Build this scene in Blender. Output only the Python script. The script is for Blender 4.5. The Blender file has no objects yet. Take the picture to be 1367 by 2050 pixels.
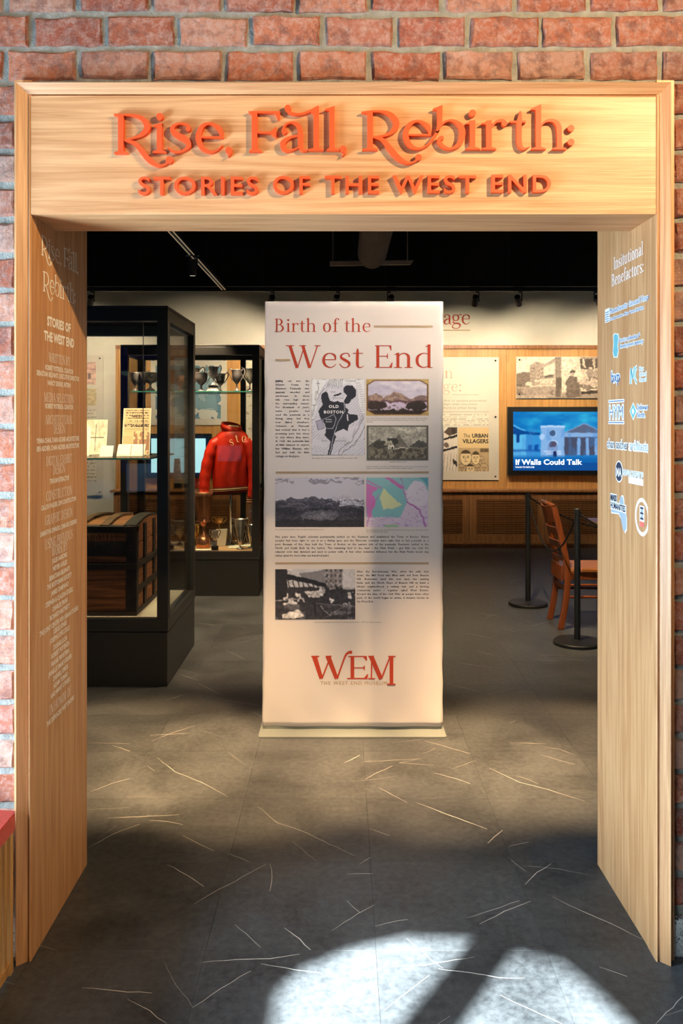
import bpy, bmesh, math, random
import numpy as np
from mathutils import Vector, Matrix, Euler

SC = bpy.context.scene
COL = SC.collection
F, CX, HY, H = 1700.0, 685.0, 842.0, 1.57      # focal length in pixels, principal column, horizon row, eye height

# ------------------------------------------------------------------ camera
cam_d = bpy.data.cameras.new('camera')
cam = bpy.data.objects.new('camera', cam_d); COL.objects.link(cam)
cam.location = (0, 0, H); cam.rotation_euler = (math.pi / 2, 0, 0)
cam_d.sensor_fit = 'VERTICAL'; cam_d.sensor_height = 36.0; cam_d.sensor_width = 24.0
cam_d.lens = F / 2050 * 36.0
cam_d.shift_x = -(CX - 683.5) / 2050
cam_d.shift_y = -(1025 - HY) / 2050
cam_d.clip_start = 0.05
SC.camera = cam

# ------------------------------------------------------------------ world, sun, daylight, exposure
SC.view_settings.view_transform = 'Standard'
SC.view_settings.look = 'None'
SC.view_settings.exposure = 0.0
SC.view_settings.gamma = 1.0
SC.view_settings.use_curve_mapping = False
world = bpy.data.worlds.new('daylight_sky'); SC.world = world
world.use_nodes = True
_bg = world.node_tree.nodes['Background']
_bg.inputs[0].default_value = (0.55, 0.75, 1.0, 1); _bg.inputs[1].default_value = 1.0

SUN_AZ, SUN_DROP = 0.65, 0.74                   # metres to the right / down for every metre into the picture
sun_d = bpy.data.lights.new('sun', 'SUN'); sun_d.energy = 92.0; sun_d.angle = math.radians(0.6)
sun_d.color = (0.80, 0.94, 1.0)
sun = bpy.data.objects.new('sun', sun_d); COL.objects.link(sun)
sun.rotation_euler = Vector((SUN_AZ, 1.0, -SUN_DROP)).to_track_quat('-Z', 'Y').to_euler()
sun.location = (-4, -6, 6)

def area(name, loc, direction, sx, sy, power, color, spread=180):
    l = bpy.data.lights.new(name, 'AREA'); l.shape = 'RECTANGLE'; l.size = sx; l.size_y = sy
    l.energy = power; l.color = color; l.spread = math.radians(spread)
    o = bpy.data.objects.new(name, l); COL.objects.link(o)
    o.location = loc; o.rotation_euler = Vector(direction).to_track_quat('-Z', 'Y').to_euler()
    return o
# skylight entering by the lobby's side window and by the shaped opening behind the viewer
area('window_daylight', (-2.17, 1.55, 1.1), (1, 0.1, -0.1), 1.0, 1.2, 225, (0.54, 0.78, 1.0))
area('rear_opening_daylight', (-2.2, -1.72, 2.0), (0.25, 1, -0.1), 1.1, 2.0, 66, (0.66, 0.83, 1.0))

# ------------------------------------------------------------------ helpers
def at(px, py, d):
    return Vector(((px - CX) / F * d, d, H - (py - HY) / F * d))
def X_(px, d): return (px - CX) / F * d
def Z_(py, d): return H - (py - HY) / F * d
def floor_at(px, py):
    d = F * H / (py - HY)
    return Vector(((px - CX) / F * d, d, 0))

def lin(c):
    return tuple((x / 12.92 if x <= 0.04045 else ((x + 0.055) / 1.055) ** 2.4) for x in c)
def srgb(r, g, b): return lin((r / 255, g / 255, b / 255))

BASE = {}                                        # world position of each root Empty
class MB:
    """collects shapes; build() links them as one mesh object"""
    def __init__(s): s.v = []; s.f = []
    def add(s, vs, fs):
        n = len(s.v); s.v.extend([tuple(v) for v in vs]); s.f.extend([tuple(i + n for i in f) for f in fs]); return s
    def box(s, x0, x1, y0, y1, z0, z1):
        x0, x1 = min(x0, x1), max(x0, x1); y0, y1 = min(y0, y1), max(y0, y1); z0, z1 = min(z0, z1), max(z0, z1)
        vs = [(x0, y0, z0), (x1, y0, z0), (x1, y1, z0), (x0, y1, z0), (x0, y0, z1), (x1, y0, z1), (x1, y1, z1), (x0, y1, z1)]
        return s.add(vs, [(0, 3, 2, 1), (4, 5, 6, 7), (0, 1, 5, 4), (1, 2, 6, 5), (2, 3, 7, 6), (3, 0, 4, 7)])
    def hexa(s, lo, hi):                         # two quads of four points each, bottom and top
        return s.add(list(lo) + list(hi), [(3, 2, 1, 0), (4, 5, 6, 7), (0, 1, 5, 4), (1, 2, 6, 5), (2, 3, 7, 6), (3, 0, 4, 7)])
    def quad(s, a, b, c, d): return s.add([a, b, c, d], [(0, 1, 2, 3)])
    def tube(s, pts, r, n=10, caps=True, flat=1.0):
        pts = [Vector(p) for p in pts]; m = len(pts)
        rs = list(r) if hasattr(r, '__len__') else [r] * m
        vs = []; up = None
        for i, p in enumerate(pts):
            t = (pts[min(i + 1, m - 1)] - pts[max(i - 1, 0)]).normalized()
            if up is None:
                up = Vector((0, 0, 1)) if abs(t.z) < 0.9 else Vector((0, 1, 0))
            a = t.cross(up)
            if a.length < 1e-5: a = t.cross(Vector((1, 0, 0)))
            a.normalize(); b = a.cross(t).normalized(); up = b
            for k in range(n):
                th = 2 * math.pi * k / n
                vs.append(p + a * (rs[i] * math.cos(th)) + b * (rs[i] * flat * math.sin(th)))
        fs = []
        for i in range(m - 1):
            for k in range(n):
                fs.append((i * n + k, i * n + (k + 1) % n, (i + 1) * n + (k + 1) % n, (i + 1) * n + k))
        if caps: fs += [tuple(range(n - 1, -1, -1)), tuple((m - 1) * n + k for k in range(n))]
        return s.add(vs, fs)
    def lathe(s, c, prof, n=20, sx=1.0, sy=1.0):  # prof: (radius, z) from bottom to top
        vs = []
        for r, z in prof:
            for k in range(n):
                th = 2 * math.pi * k / n
                vs.append((c[0] + r * sx * math.cos(th), c[1] + r * sy * math.sin(th), c[2] + z))
        m = len(prof); fs = []
        for i in range(m - 1):
            for k in range(n):
                fs.append((i * n + k, i * n + (k + 1) % n, (i + 1) * n + (k + 1) % n, (i + 1) * n + k))
        fs += [tuple(range(n - 1, -1, -1)), tuple((m - 1) * n + k for k in range(n))]
        return s.add(vs, fs)
    def prism(s, poly, fr, d0, d1):              # polygon (u,v) in frame fr, between depths d0 and d1 along the normal
        n = len(poly)
        vs = [fr(u, v, d0) for u, v in poly] + [fr(u, v, d1) for u, v in poly]
        fs = [tuple(range(n - 1, -1, -1)), tuple(range(n, 2 * n))]
        fs += [(i, (i + 1) % n, n + (i + 1) % n, n + i) for i in range(n)]
        return s.add(vs, fs)
    def face(s, poly, fr, d):
        return s.add([fr(u, v, d) for u, v in poly], [tuple(range(len(poly)))])
    def mesh(s, name, smooth=False, off=None):
        me = bpy.data.meshes.new(name)
        vs = s.v
        if off is not None: vs = [(v[0] - off[0], v[1] - off[1], v[2] - off[2]) for v in vs]
        me.from_pydata(vs, [], s.f); me.update()
        if smooth: me.polygons.foreach_set('use_smooth', [True] * len(me.polygons))
        return me
    def build(s, name, mat, parent=None, smooth=False, bevel=0.0, seg=2, kind=None, label=None):
        off = BASE.get(root_of(parent).name) if parent is not None else None
        me = s.mesh(name, smooth, off)
        o = bpy.data.objects.new(name, me); COL.objects.link(o)
        me.materials.append(mat)
        if parent is not None: o.parent = parent
        if bevel:
            m = o.modifiers.new('bevel', 'BEVEL'); m.width = bevel; m.segments = seg; m.limit_method = 'ANGLE'
            m.angle_limit = math.radians(40)
        if kind: o['kind'] = kind
        if label: o['label'] = label
        return o
def root_of(o):
    while o.parent is not None: o = o.parent
    return o
def thing(name, label, cat, loc=(0, 0, 0), group=None):
    o = bpy.data.objects.new(name, None); COL.objects.link(o)
    o.location = loc; o.empty_display_size = 0.1
    BASE[o.name] = Vector(loc)
    o['label'] = label; o['category'] = cat
    if group: o['group'] = group
    return o
def tag(o, label, cat, group=None):
    o['label'] = label; o['category'] = cat
    if group: o['group'] = group
    return o
def struct(o): o['kind'] = 'structure'; return o
def spot(name, loc, target, power, deg, color, blend=0.5, size=0.03, parent=None):
    l = bpy.data.lights.new(name, 'SPOT'); l.energy = power; l.spot_size = math.radians(deg); l.spot_blend = blend
    l.color = color; l.shadow_soft_size = size
    o = bpy.data.objects.new(name, l); COL.objects.link(o)
    d = Vector(target) - Vector(loc)
    o.location = Vector(loc) - (BASE[parent.name] if parent else Vector((0, 0, 0)))
    o.rotation_euler = d.to_track_quat('-Z', 'Y').to_euler()
    if parent: o.parent = parent
    return o

def fr_front(y):                                 # faces the viewer: u = X, v = Z
    return lambda u, v, d=0.0: (u, y - d, v)
def fr_left(x):                                  # left jamb, faces +X: u = Y
    return lambda u, v, d=0.0: (x + d, u, v)
def fr_right(x):                                 # right jamb, faces -X: u = -Y
    return lambda u, v, d=0.0: (x - d, -u, v)
def fr_back(y):                                  # inside of the front wall, faces +Y: u = -X
    return lambda u, v, d=0.0: (-u, y + d, v)

# ------------------------------------------------------------------ materials
def nodes(name):
    m = bpy.data.materials.new(name); m.use_nodes = True
    nt = m.node_tree; return m, nt, nt.nodes['Principled BSDF']
def N(nt, t, **kw):
    n = nt.nodes.new(t)
    for k, v in kw.items():
        if k in n.inputs: n.inputs[k].default_value = v
        else: setattr(n, k, v)
    return n
def ramp(nt, stops):
    r = nt.nodes.new('ShaderNodeValToRGB'); e = r.color_ramp.elements
    e[0].position, e[0].color = stops[0][0], (*stops[0][1], 1)
    e[1].position, e[1].color = stops[-1][0], (*stops[-1][1], 1)
    for p, c in stops[1:-1]:
        x = e.new(p); x.color = (*c, 1)
    return r
def pmat(name, col, rough=0.5, metal=0.0, var=0.12, scale=9.0, bump=0.0, bscale=None, stretch=(1, 1, 1), emit=0.0, coat=0.0, sheen=0.0):
    m, nt, b = nodes(name); L = nt.links.new
    tc = N(nt, 'ShaderNodeTexCoord'); mp = N(nt, 'ShaderNodeMapping'); mp.inputs['Scale'].default_value = stretch
    L(tc.outputs['Object'], mp.inputs[0])
    no = N(nt, 'ShaderNodeTexNoise', Scale=scale, Detail=5.0); L(mp.outputs[0], no.inputs['Vector'])
    r = ramp(nt, [(0.3, tuple(max(0, c * (1 - var)) for c in col)), (0.7, tuple(min(1, c * (1 + var)) for c in col))])
    L(no.outputs['Fac'], r.inputs[0]); L(r.outputs[0], b.inputs['Base Color'])
    b.inputs['Roughness'].default_value = rough; b.inputs['Metallic'].default_value = metal
    if coat: b.inputs['Coat Weight'].default_value = coat
    if sheen: b.inputs['Sheen Weight'].default_value = sheen
    if bump:
        n2 = N(nt, 'ShaderNodeTexNoise', Scale=bscale or scale * 6, Detail=4.0); L(mp.outputs[0], n2.inputs['Vector'])
        bp = N(nt, 'ShaderNodeBump', Strength=bump, Distance=0.004); L(n2.outputs['Fac'], bp.inputs['Height']); L(bp.outputs[0], b.inputs['Normal'])
    if emit:
        L(r.outputs[0], b.inputs['Emission Color']); b.inputs['Emission Strength'].default_value = emit
    return m
def wood(name, dark, light, axis, rough=0.42, scale=1.0, contrast=1.0):
    """grain running along axis 0/1/2"""
    m, nt, b = nodes(name); L = nt.links.new
    tc = N(nt, 'ShaderNodeTexCoord'); mp = N(nt, 'ShaderNodeMapping')
    s = [16.0 * scale] * 3; s[axis] = 0.7 * scale; mp.inputs['Scale'].default_value = s
    L(tc.outputs['Object'], mp.inputs[0])
    n1 = N(nt, 'ShaderNodeTexNoise', Scale=1.2, Detail=3.0, Distortion=0.6); L(mp.outputs[0], n1.inputs['Vector'])
    mul = N(nt, 'ShaderNodeMath', operation='MULTIPLY'); mul.inputs[1].default_value = 9.0; L(n1.outputs['Fac'], mul.inputs[0])
    fr = N(nt, 'ShaderNodeMath', operation='PINGPONG'); fr.inputs[1].default_value = 1.0; L(mul.outputs[0], fr.inputs[0])
    mp2 = N(nt, 'ShaderNodeMapping'); s2 = [300.0 * scale] * 3; s2[axis] = 4.0 * scale; mp2.inputs['Scale'].default_value = s2
    L(tc.outputs['Object'], mp2.inputs[0])
    n2 = N(nt, 'ShaderNodeTexNoise', Scale=1.0, Detail=4.0, Roughness=0.65); L(mp2.outputs[0], n2.inputs['Vector'])
    mx = N(nt, 'ShaderNodeMix'); mx.data_type = 'FLOAT'; mx.inputs[0].default_value = 0.74
    L(fr.outputs[0], mx.inputs[2]); L(n2.outputs['Fac'], mx.inputs[3])
    c = 0.21 / contrast
    r = ramp(nt, [(0.5 - c, dark), (0.5 + c, light)]); L(mx.outputs[0], r.inputs[0]); L(r.outputs[0], b.inputs['Base Color'])
    b.inputs['Roughness'].default_value = rough
    bp = N(nt, 'ShaderNodeBump', Strength=0.22, Distance=0.002); L(n2.outputs['Fac'], bp.inputs['Height']); L(bp.outputs[0], b.inputs['Normal'])
    return m
def glass(name, tint=(1, 1, 1), refl=1.0):
    m, nt, b = nodes(name); L = nt.links.new; nt.nodes.remove(b)
    out = nt.nodes['Material Output']
    tr = N(nt, 'ShaderNodeBsdfTransparent'); tr.inputs[0].default_value = (*tint, 1)
    gl = N(nt, 'ShaderNodeBsdfGlossy'); gl.inputs['Roughness'].default_value = 0.0
    fz = N(nt, 'ShaderNodeFresnel', IOR=1.5)
    ml = N(nt, 'ShaderNodeMath', operation='MULTIPLY'); ml.inputs[1].default_value = refl; L(fz.outputs[0], ml.inputs[0])
    mx = N(nt, 'ShaderNodeMixShader'); L(ml.outputs[0], mx.inputs[0]); L(tr.outputs[0], mx.inputs[1]); L(gl.outputs[0], mx.inputs[2])
    L(mx.outputs[0], out.inputs[0]); return m
def print_mat(name, emit=0.0, rough=0.5):
    m, nt, b = nodes(name); L = nt.links.new
    a = N(nt, 'ShaderNodeVertexColor', layer_name='print'); L(a.outputs[0], b.inputs['Base Color'])
    b.inputs['Roughness'].default_value = rough
    if emit:
        L(a.outputs[0], b.inputs['Emission Color']); b.inputs['Emission Strength'].default_value = emit
        b.inputs['Base Color'].default_value = (0, 0, 0, 1)
        nt.links.remove(b.inputs['Base Color'].links[0])
    return m

def brick_mat():
    m, nt, b = nodes('old_brick'); L = nt.links.new
    oi = N(nt, 'ShaderNodeObjectInfo'); tc = N(nt, 'ShaderNodeTexCoord')
    r = ramp(nt, [(0.0, srgb(178, 92, 62)), (0.16, srgb(206, 120, 84)), (0.3, srgb(190, 100, 74)), (0.42, srgb(214, 152, 126)), (0.55, srgb(206, 120, 84)),
                  (0.66, srgb(160, 78, 58)), (0.76, srgb(216, 166, 142)), (0.88, srgb(192, 106, 78)), (1.0, srgb(220, 176, 154))])
    L(oi.outputs['Random'], r.inputs[0])
    geo = N(nt, 'ShaderNodeNewGeometry')
    add = N(nt, 'ShaderNodeVectorMath', operation='ADD'); L(geo.outputs['Position'], add.inputs[0])
    cmb = N(nt, 'ShaderNodeCombineXYZ'); L(oi.outputs['Random'], cmb.inputs[0]); L(cmb.outputs[0], add.inputs[1])
    n1 = N(nt, 'ShaderNodeTexNoise', Scale=48.0, Detail=10.0, Roughness=0.78, Distortion=0.3); L(add.outputs[0], n1.inputs['Vector'])
    r1 = ramp(nt, [(0.44, (0, 0, 0)), (0.70, (1, 1, 1))]); L(n1.outputs['Fac'], r1.inputs[0])
    m1 = N(nt, 'ShaderNodeMix'); m1.data_type = 'RGBA'; m1.inputs[7].default_value = (*srgb(228, 200, 188), 1)
    k = N(nt, 'ShaderNodeMath', operation='MULTIPLY'); k.inputs[1].default_value = 0.75; L(r1.outputs[0], k.inputs[0])
    L(k.outputs[0], m1.inputs[0]); L(r.outputs[0], m1.inputs[6])
    n2 = N(nt, 'ShaderNodeTexNoise', Scale=18.0, Detail=10.0, Roughness=0.72, Distortion=0.3); L(add.outputs[0], n2.inputs['Vector'])
    r2 = ramp(nt, [(0.48, (0, 0, 0)), (0.64, (1, 1, 1))]); L(n2.outputs['Fac'], r2.inputs[0])
    m2 = N(nt, 'ShaderNodeMix'); m2.data_type = 'RGBA'; m2.inputs[7].default_value = (*srgb(122, 74, 66), 1)
    k2 = N(nt, 'ShaderNodeMath', operation='MULTIPLY'); k2.inputs[1].default_value = 0.7; L(r2.outputs[0], k2.inputs[0])
    L(k2.outputs[0], m2.inputs[0]); L(m1.outputs[2], m2.inputs[6])
    hv = N(nt, 'ShaderNodeHueSaturation', Value=1.28, Saturation=1.0); L(m2.outputs[2], hv.inputs['Color']); L(hv.outputs[0], b.inputs['Base Color']); b.inputs['Roughness'].default_value = 0.92
    n3 = N(nt, 'ShaderNodeTexNoise', Scale=110.0, Detail=8.0, Roughness=0.8); L(add.outputs[0], n3.inputs['Vector'])
    ad = N(nt, 'ShaderNodeMath', operation='ADD'); L(n3.outputs['Fac'], ad.inputs[0]); L(n1.outputs['Fac'], ad.inputs[1])
    bp = N(nt, 'ShaderNodeBump', Strength=1.0, Distance=0.02); L(ad.outputs[0], bp.inputs['Height']); L(bp.outputs[0], b.inputs['Normal'])
    return m
def floor_mat():
    m, nt, b = nodes('slate_tile'); L = nt.links.new
    geo = N(nt, 'ShaderNodeNewGeometry'); oi = N(nt, 'ShaderNodeObjectInfo')
    n1 = N(nt, 'ShaderNodeTexNoise', Scale=3.2, Detail=7.0, Roughness=0.62, Distortion=0.5); L(geo.outputs['Position'], n1.inputs['Vector'])
    n2 = N(nt, 'ShaderNodeTexNoise', Scale=38.0, Detail=5.0, Roughness=0.7); L(geo.outputs['Position'], n2.inputs['Vector'])
    mx = N(nt, 'ShaderNodeMix'); mx.data_type = 'FLOAT'; mx.inputs[0].default_value = 0.5
    L(n1.outputs['Fac'], mx.inputs[2]); L(n2.outputs['Fac'], mx.inputs[3])
    r = ramp(nt, [(0.36, (0.026, 0.027, 0.028)), (0.64, (0.096, 0.098, 0.100))]); L(mx.outputs[0], r.inputs[0])
    hs = N(nt, 'ShaderNodeHueSaturation'); L(r.outputs[0], hs.inputs['Color'])
    ma = N(nt, 'ShaderNodeMapRange'); ma.inputs[3].default_value = 0.92; ma.inputs[4].default_value = 1.08; L(oi.outputs['Random'], ma.inputs[0]); L(ma.outputs[0], hs.inputs['Value'])
    L(hs.outputs[0], b.inputs['Base Color'])
    rr = N(nt, 'ShaderNodeMapRange'); rr.inputs[3].default_value = 0.34; rr.inputs[4].default_value = 0.58; L(n1.outputs['Fac'], rr.inputs[0]); L(rr.outputs[0], b.inputs['Roughness'])
    bp = N(nt, 'ShaderNodeBump', Strength=0.12, Distance=0.002); L(n2.outputs['Fac'], bp.inputs['Height']); L(bp.outputs[0], b.inputs['Normal'])
    return m
def granite_mat():
    m, nt, b = nodes('granite'); L = nt.links.new
    geo = N(nt, 'ShaderNodeNewGeometry')
    v = N(nt, 'ShaderNodeTexVoronoi', Scale=190.0); L(geo.outputs['Position'], v.inputs['Vector'])
    r = ramp(nt, [(0.12, srgb(70, 74, 76)), (0.3, srgb(190, 192, 190)), (0.8, srgb(222, 222, 218))]); L(v.outputs['Color'], r.inputs[0]); L(r.outputs[0], b.inputs['Base Color'])
    b.inputs['Roughness'].default_value = 0.6; return m

OAK_D, OAK_L = srgb(174, 120, 74), srgb(212, 162, 114)
M_OAKV = wood('oak_upright_grain', OAK_D, OAK_L, 2)
M_OAKH = wood('oak_level_grain', OAK_D, OAK_L, 0)
M_OAKY = wood('oak_deep_grain', OAK_D, OAK_L, 0)
M_PANV = wood('panel_oak', srgb(190, 136, 72), srgb(220, 168, 100), 2, scale=0.8)
M_PANH = wood('cabinet_oak', srgb(140, 90, 52), srgb(184, 128, 80), 2, scale=0.8)
M_CHAIR = wood('chair_wood', srgb(96, 44, 18), srgb(148, 76, 34), 2, rough=0.35)
M_CHAIRS = wood('chair_seat_wood', srgb(140, 78, 34), srgb(200, 130, 66), 0, rough=0.38)
M_TRUNK = wood('trunk_planks', srgb(92, 54, 30), srgb(160, 100, 58), 0, rough=0.75, contrast=1.2)
M_BRICK = brick_mat()
M_MORTAR = pmat('mortar', srgb(138, 136, 128), 0.95, var=0.25, scale=30, bump=1.0, bscale=140)
M_GRANITE = granite_mat()
M_FLOOR = floor_mat()
M_VEIN = pmat('vein', srgb(206, 200, 188), 0.45, var=0.2, scale=20)
M_WHITEW = pmat('cream_wall', srgb(232, 226, 208), 0.8, var=0.03, scale=4, bump=0.1, bscale=200)
M_PLASTER = pmat('lobby_plaster', srgb(96, 92, 88), 0.85, var=0.04)
M_BLACKW = pmat('black_paint', srgb(30, 28, 27), 0.9, var=0.2)
M_BLACK = pmat('black_powder_coat', srgb(34, 33, 32), 0.42, var=0.1, scale=30)
M_STEELB = pmat('stanchion_black', srgb(24, 25, 26), 0.5, var=0.15, scale=20)
M_ROPE = pmat('black_rope', srgb(22, 20, 20), 0.8, var=0.3, scale=120, bump=0.5, bscale=300)
M_ORANGE = pmat('orange_letter', srgb(212, 74, 22), 0.5, var=0.05)
M_RED = pmat('brick_red_print', srgb(190, 62, 30), 0.6, var=0.04)
M_PRED = pmat('pale_red_print', srgb(224, 150, 126), 0.6, var=0.04)
M_GOLD = pmat('gold_print', srgb(176, 140, 84), 0.5, var=0.05)
M_INK = pmat('ink', srgb(44, 38, 44), 0.6, var=0.1)
M_GREYINK = pmat('grey_ink', srgb(150, 140, 122), 0.6, var=0.1)
M_WHITE = pmat('white_vinyl', srgb(246, 244, 240), 0.5, var=0.02)
M_BANNER = pmat('banner_fabric', srgb(228, 218, 214), 0.72, var=0.015, scale=3, bump=0.12, bscale=500, sheen=0.1)
M_BASEP = pmat('pale_grey_base', srgb(126, 130, 126), 0.4, var=0.03)
M_GLASS = glass('case_glass', (0.985, 0.99, 0.985), 0.6)
M_SHELF = glass('shelf_glass', (0.86, 0.97, 0.94), 1.2)
M_EDGE = pmat('green_glass_edge', srgb(78, 160, 146), 0.15, var=0.15, scale=6)
M_SILVER = pmat('tarnished_silver', srgb(196, 190, 180), 0.22, 0.85, var=0.3, scale=14)
M_DSILVER = pmat('dark_pewter', srgb(138, 132, 134), 0.28, 0.8, var=0.3, scale=14)
M_COPPER = pmat('copper', srgb(206, 138, 100), 0.25, 0.85, var=0.25, scale=10)
M_BRASS = pmat('brass', srgb(224, 178, 104), 0.22, 0.85, var=0.2, scale=12)
M_EBONY = pmat('ebony_base', srgb(22, 18, 18), 0.25, var=0.2)
M_CREAM = pmat('cream_board', srgb(222, 214, 196), 0.7, var=0.02)
M_PAPER = pmat('paper', srgb(240, 230, 208), 0.8, var=0.04, scale=12)
M_SATIN = pmat('red_satin', srgb(190, 34, 10), 0.38, var=0.12, scale=7, sheen=0.0)
M_RIB = pmat('red_rib_knit', srgb(128, 26, 16), 0.85, var=0.2, scale=60, bump=0.4)
M_LINING = pmat('cream_lining', srgb(220, 196, 150), 0.7, var=0.2, scale=20)
M_THREAD = pmat('cream_thread', srgb(246, 214, 160), 0.7, var=0.05)
M_CHROME = pmat('chrome', srgb(190, 190, 192), 0.15, 1.0, var=0.05)
M_LEATHER = pmat('black_leather', srgb(44, 34, 28), 0.7, var=0.4, scale=18, bump=0.6, bscale=60)
M_HIDE = pmat('worn_canvas', srgb(92, 64, 42), 0.85, var=0.5, scale=10, bump=0.7, bscale=40)
M_CUSHION = pmat('red_felt', srgb(206, 50, 14), 0.9, var=0.12, scale=60, bump=0.5, bscale=300, sheen=0.3)
M_DUCT = pmat('duct_fabric', srgb(150, 134, 122), 0.8, var=0.1)
M_STRUT = pmat('strut_steel', srgb(170, 154, 140), 0.5, 0.0, var=0.1)
M_TRACKW = pmat('track_conductor', srgb(230, 214, 186), 0.3, 0.2, var=0.05)
M_LINE = pmat('glow_line', srgb(230, 208, 170), 0.4, var=0.03, emit=0.22)  # faint glow put in for light caught by the track's pale lines
M_TEAL = pmat('teal_vinyl', srgb(110, 178, 186), 0.5, var=0.04)
M_NAVY = pmat('navy_vinyl', srgb(44, 52, 74), 0.5, var=0.04)
M_BLUE = pmat('blue_vinyl', srgb(60, 110, 160), 0.5, var=0.04)
M_GREYV = pmat('grey_blue_vinyl', srgb(164, 176, 186), 0.5, var=0.04)
M_CORAL = pmat('coral_vinyl', srgb(232, 116, 100), 0.5, var=0.04)
M_PRINT = print_mat('print')
M_SCREEN = print_mat('screen_image', 1.1, 0.25)
M_SCREENW = pmat('lit_screen', srgb(170, 222, 232), 0.2, var=0.06, scale=3, emit=1.0)
M_SCRTXT = pmat('lit_white_text', srgb(236, 246, 250), 0.2, var=0.01, emit=1.2)
M_REDSIGN = pmat('red_sign', srgb(196, 70, 50), 0.5, var=0.05)
M_LAMP = pmat('lamp_lens', (1.0, 0.86, 0.62), 0.3, var=0.02, emit=4.0)

# ------------------------------------------------------------------ lettering: the built-in sans, and a drawn serif
_GC = {}
def _eval_text(body, bold, res):
    cu = bpy.data.curves.new('glyph', 'FONT'); cu.body = body; cu.size = 1.0; cu.resolution_u = res; cu.offset = bold; cu.fill_mode = 'FRONT'
    ob = bpy.data.objects.new('glyph', cu); COL.objects.link(ob)
    me = bpy.data.meshes.new_from_object(ob)
    vs = [tuple(v.co) for v in me.vertices]; fs = [tuple(p.vertices) for p in me.polygons]
    bpy.data.objects.remove(ob); bpy.data.curves.remove(cu); bpy.data.meshes.remove(me)
    return vs, fs
def glyph(ch, bold=0.0, res=2):
    k = (ch, bold, res)
    if k not in _GC:
        vs, fs = _eval_text(ch, bold, res)
        a, _ = _eval_text('H' + ch + 'H', 0.0, 1); b, _ = _eval_text('HH', 0.0, 1)
        adv = max(v[0] for v in a) - max(v[0] for v in b)
        _GC[k] = (vs, fs, adv)
    return _GC[k]
CAPH = max(v[1] for v in glyph('H')[0])
def sans_width(t, track=0.0): return sum(glyph(c)[2] + track for c in t) - track
def sans(mb, fr, text, u, v, cap, width=None, align='L', bold=0.0, d=0.0, track=0.0, res=2, shear=0.0, thick=0.0):
    """one line of sans lettering; cap = height of a capital; width stretches the line"""
    s = cap / CAPH; w = sans_width(text, track); sx = s if width is None else width / w
    W = w * sx
    u0 = u - (W / 2 if align == 'C' else W if align == 'R' else 0); x = 0.0
    for c in text:
        vs, fs, adv = glyph(c, bold, res)
        pv = [fr(u0 + (x + p[0] + p[1] * shear) * sx, v + p[1] * s, d) for p in vs]
        mb.add(pv, fs)
        x += adv + track
    return W
def justify(mb, fr, lines, u0, u1, v0, pitch, cap, d=0.0, last=True, bold=0.0):
    s = cap / CAPH
    for i, ln in enumerate(lines):
        ws = ln.split(' '); wd = [sans_width(w) * s for w in ws]; sp = sans_width('n') * s * 0.55
        nat = sum(wd) + sp * (len(ws) - 1); k = 1.0
        if i == len(lines) - 1 and last: gap = sp
        elif len(ws) == 1: gap = sp
        else:
            k = min(1.0, (u1 - u0 - sp * 0.6 * (len(ws) - 1)) / sum(wd)); gap = (u1 - u0 - sum(wd) * k) / (len(ws) - 1)
        u = u0
        for w, x in zip(ws, wd):
            sans(mb, fr, w, u, v0 - i * pitch, cap, width=x * k, d=d, bold=bold, res=1); u += x * k + gap

# --- drawn serif: a glyph is a list of strokes and polygons in em units (capital height 0.72, x-height 0.48)
def catmull(pts, n=6):
    if len(pts) < 3: return [tuple(map(float, p)) for p in pts]
    P = np.array([pts[0]] + list(pts) + [pts[-1]], float); out = []
    for i in range(1, len(P) - 2):
        p0, p1, p2, p3 = P[i - 1], P[i], P[i + 1], P[i + 2]
        for t in np.linspace(0, 1, n, endpoint=False):
            out.append(0.5 * ((2 * p1) + (-p0 + p2) * t + (2 * p0 - 5 * p1 + 4 * p2 - p3) * t * t + (-p0 + 3 * p1 - 3 * p2 + p3) * t ** 3))
    out.append(P[-2]); return [tuple(o) for o in out]
def stroke_poly(pts, n=6, wscale=1.0):
    c = catmull(pts, n); L, R = [], []
    for i in range(len(c)):
        a = c[max(i - 1, 0)]; b = c[min(i + 1, len(c) - 1)]
        dx, dy = b[0] - a[0], b[1] - a[1]; l = math.hypot(dx, dy) or 1
        nx, ny = -dy / l, dx / l; w = c[i][2] * wscale / 2
        L.append((c[i][0] + nx * w, c[i][1] + ny * w)); R.append((c[i][0] - nx * w, c[i][1] - ny * w))
    return L, R
def circ(cx, cy, r, n=16, ry=None):
    ry = r if ry is None else ry
    return [(cx + r * math.cos(2 * math.pi * k / n), cy + ry * math.sin(2 * math.pi * k / n)) for k in range(n)]
def S(*p): return ('S', p)
def P(*p): return ('P', p)
def D(x, y, r): return ('P', tuple(circ(x, y, r)))
def stem(x, y0, y1, w=0.085): return P((x - w / 2, y0), (x + w / 2, y0), (x + w / 2, y1), (x - w / 2, y1))
def serif(x, y, w=0.26, up=True, t=0.026):       # bracketed foot / head serif
    s = 1 if up else -1
    return P((x - w / 2, y), (x + w / 2, y), (x + w / 2, y + s * t * .7), (x + w * .2, y + s * t * 1.2), (x - w * .2, y + s * t * 1.2), (x - w / 2, y + s * t * .7))
def flag(x, y, w=0.085): return P((x - 0.11, y - 0.05), (x - 0.10, y - 0.062), (x + w / 2, y - 0.06), (x + w / 2, y + 0.012))
T, t_ = 0.085, 0.03
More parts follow.
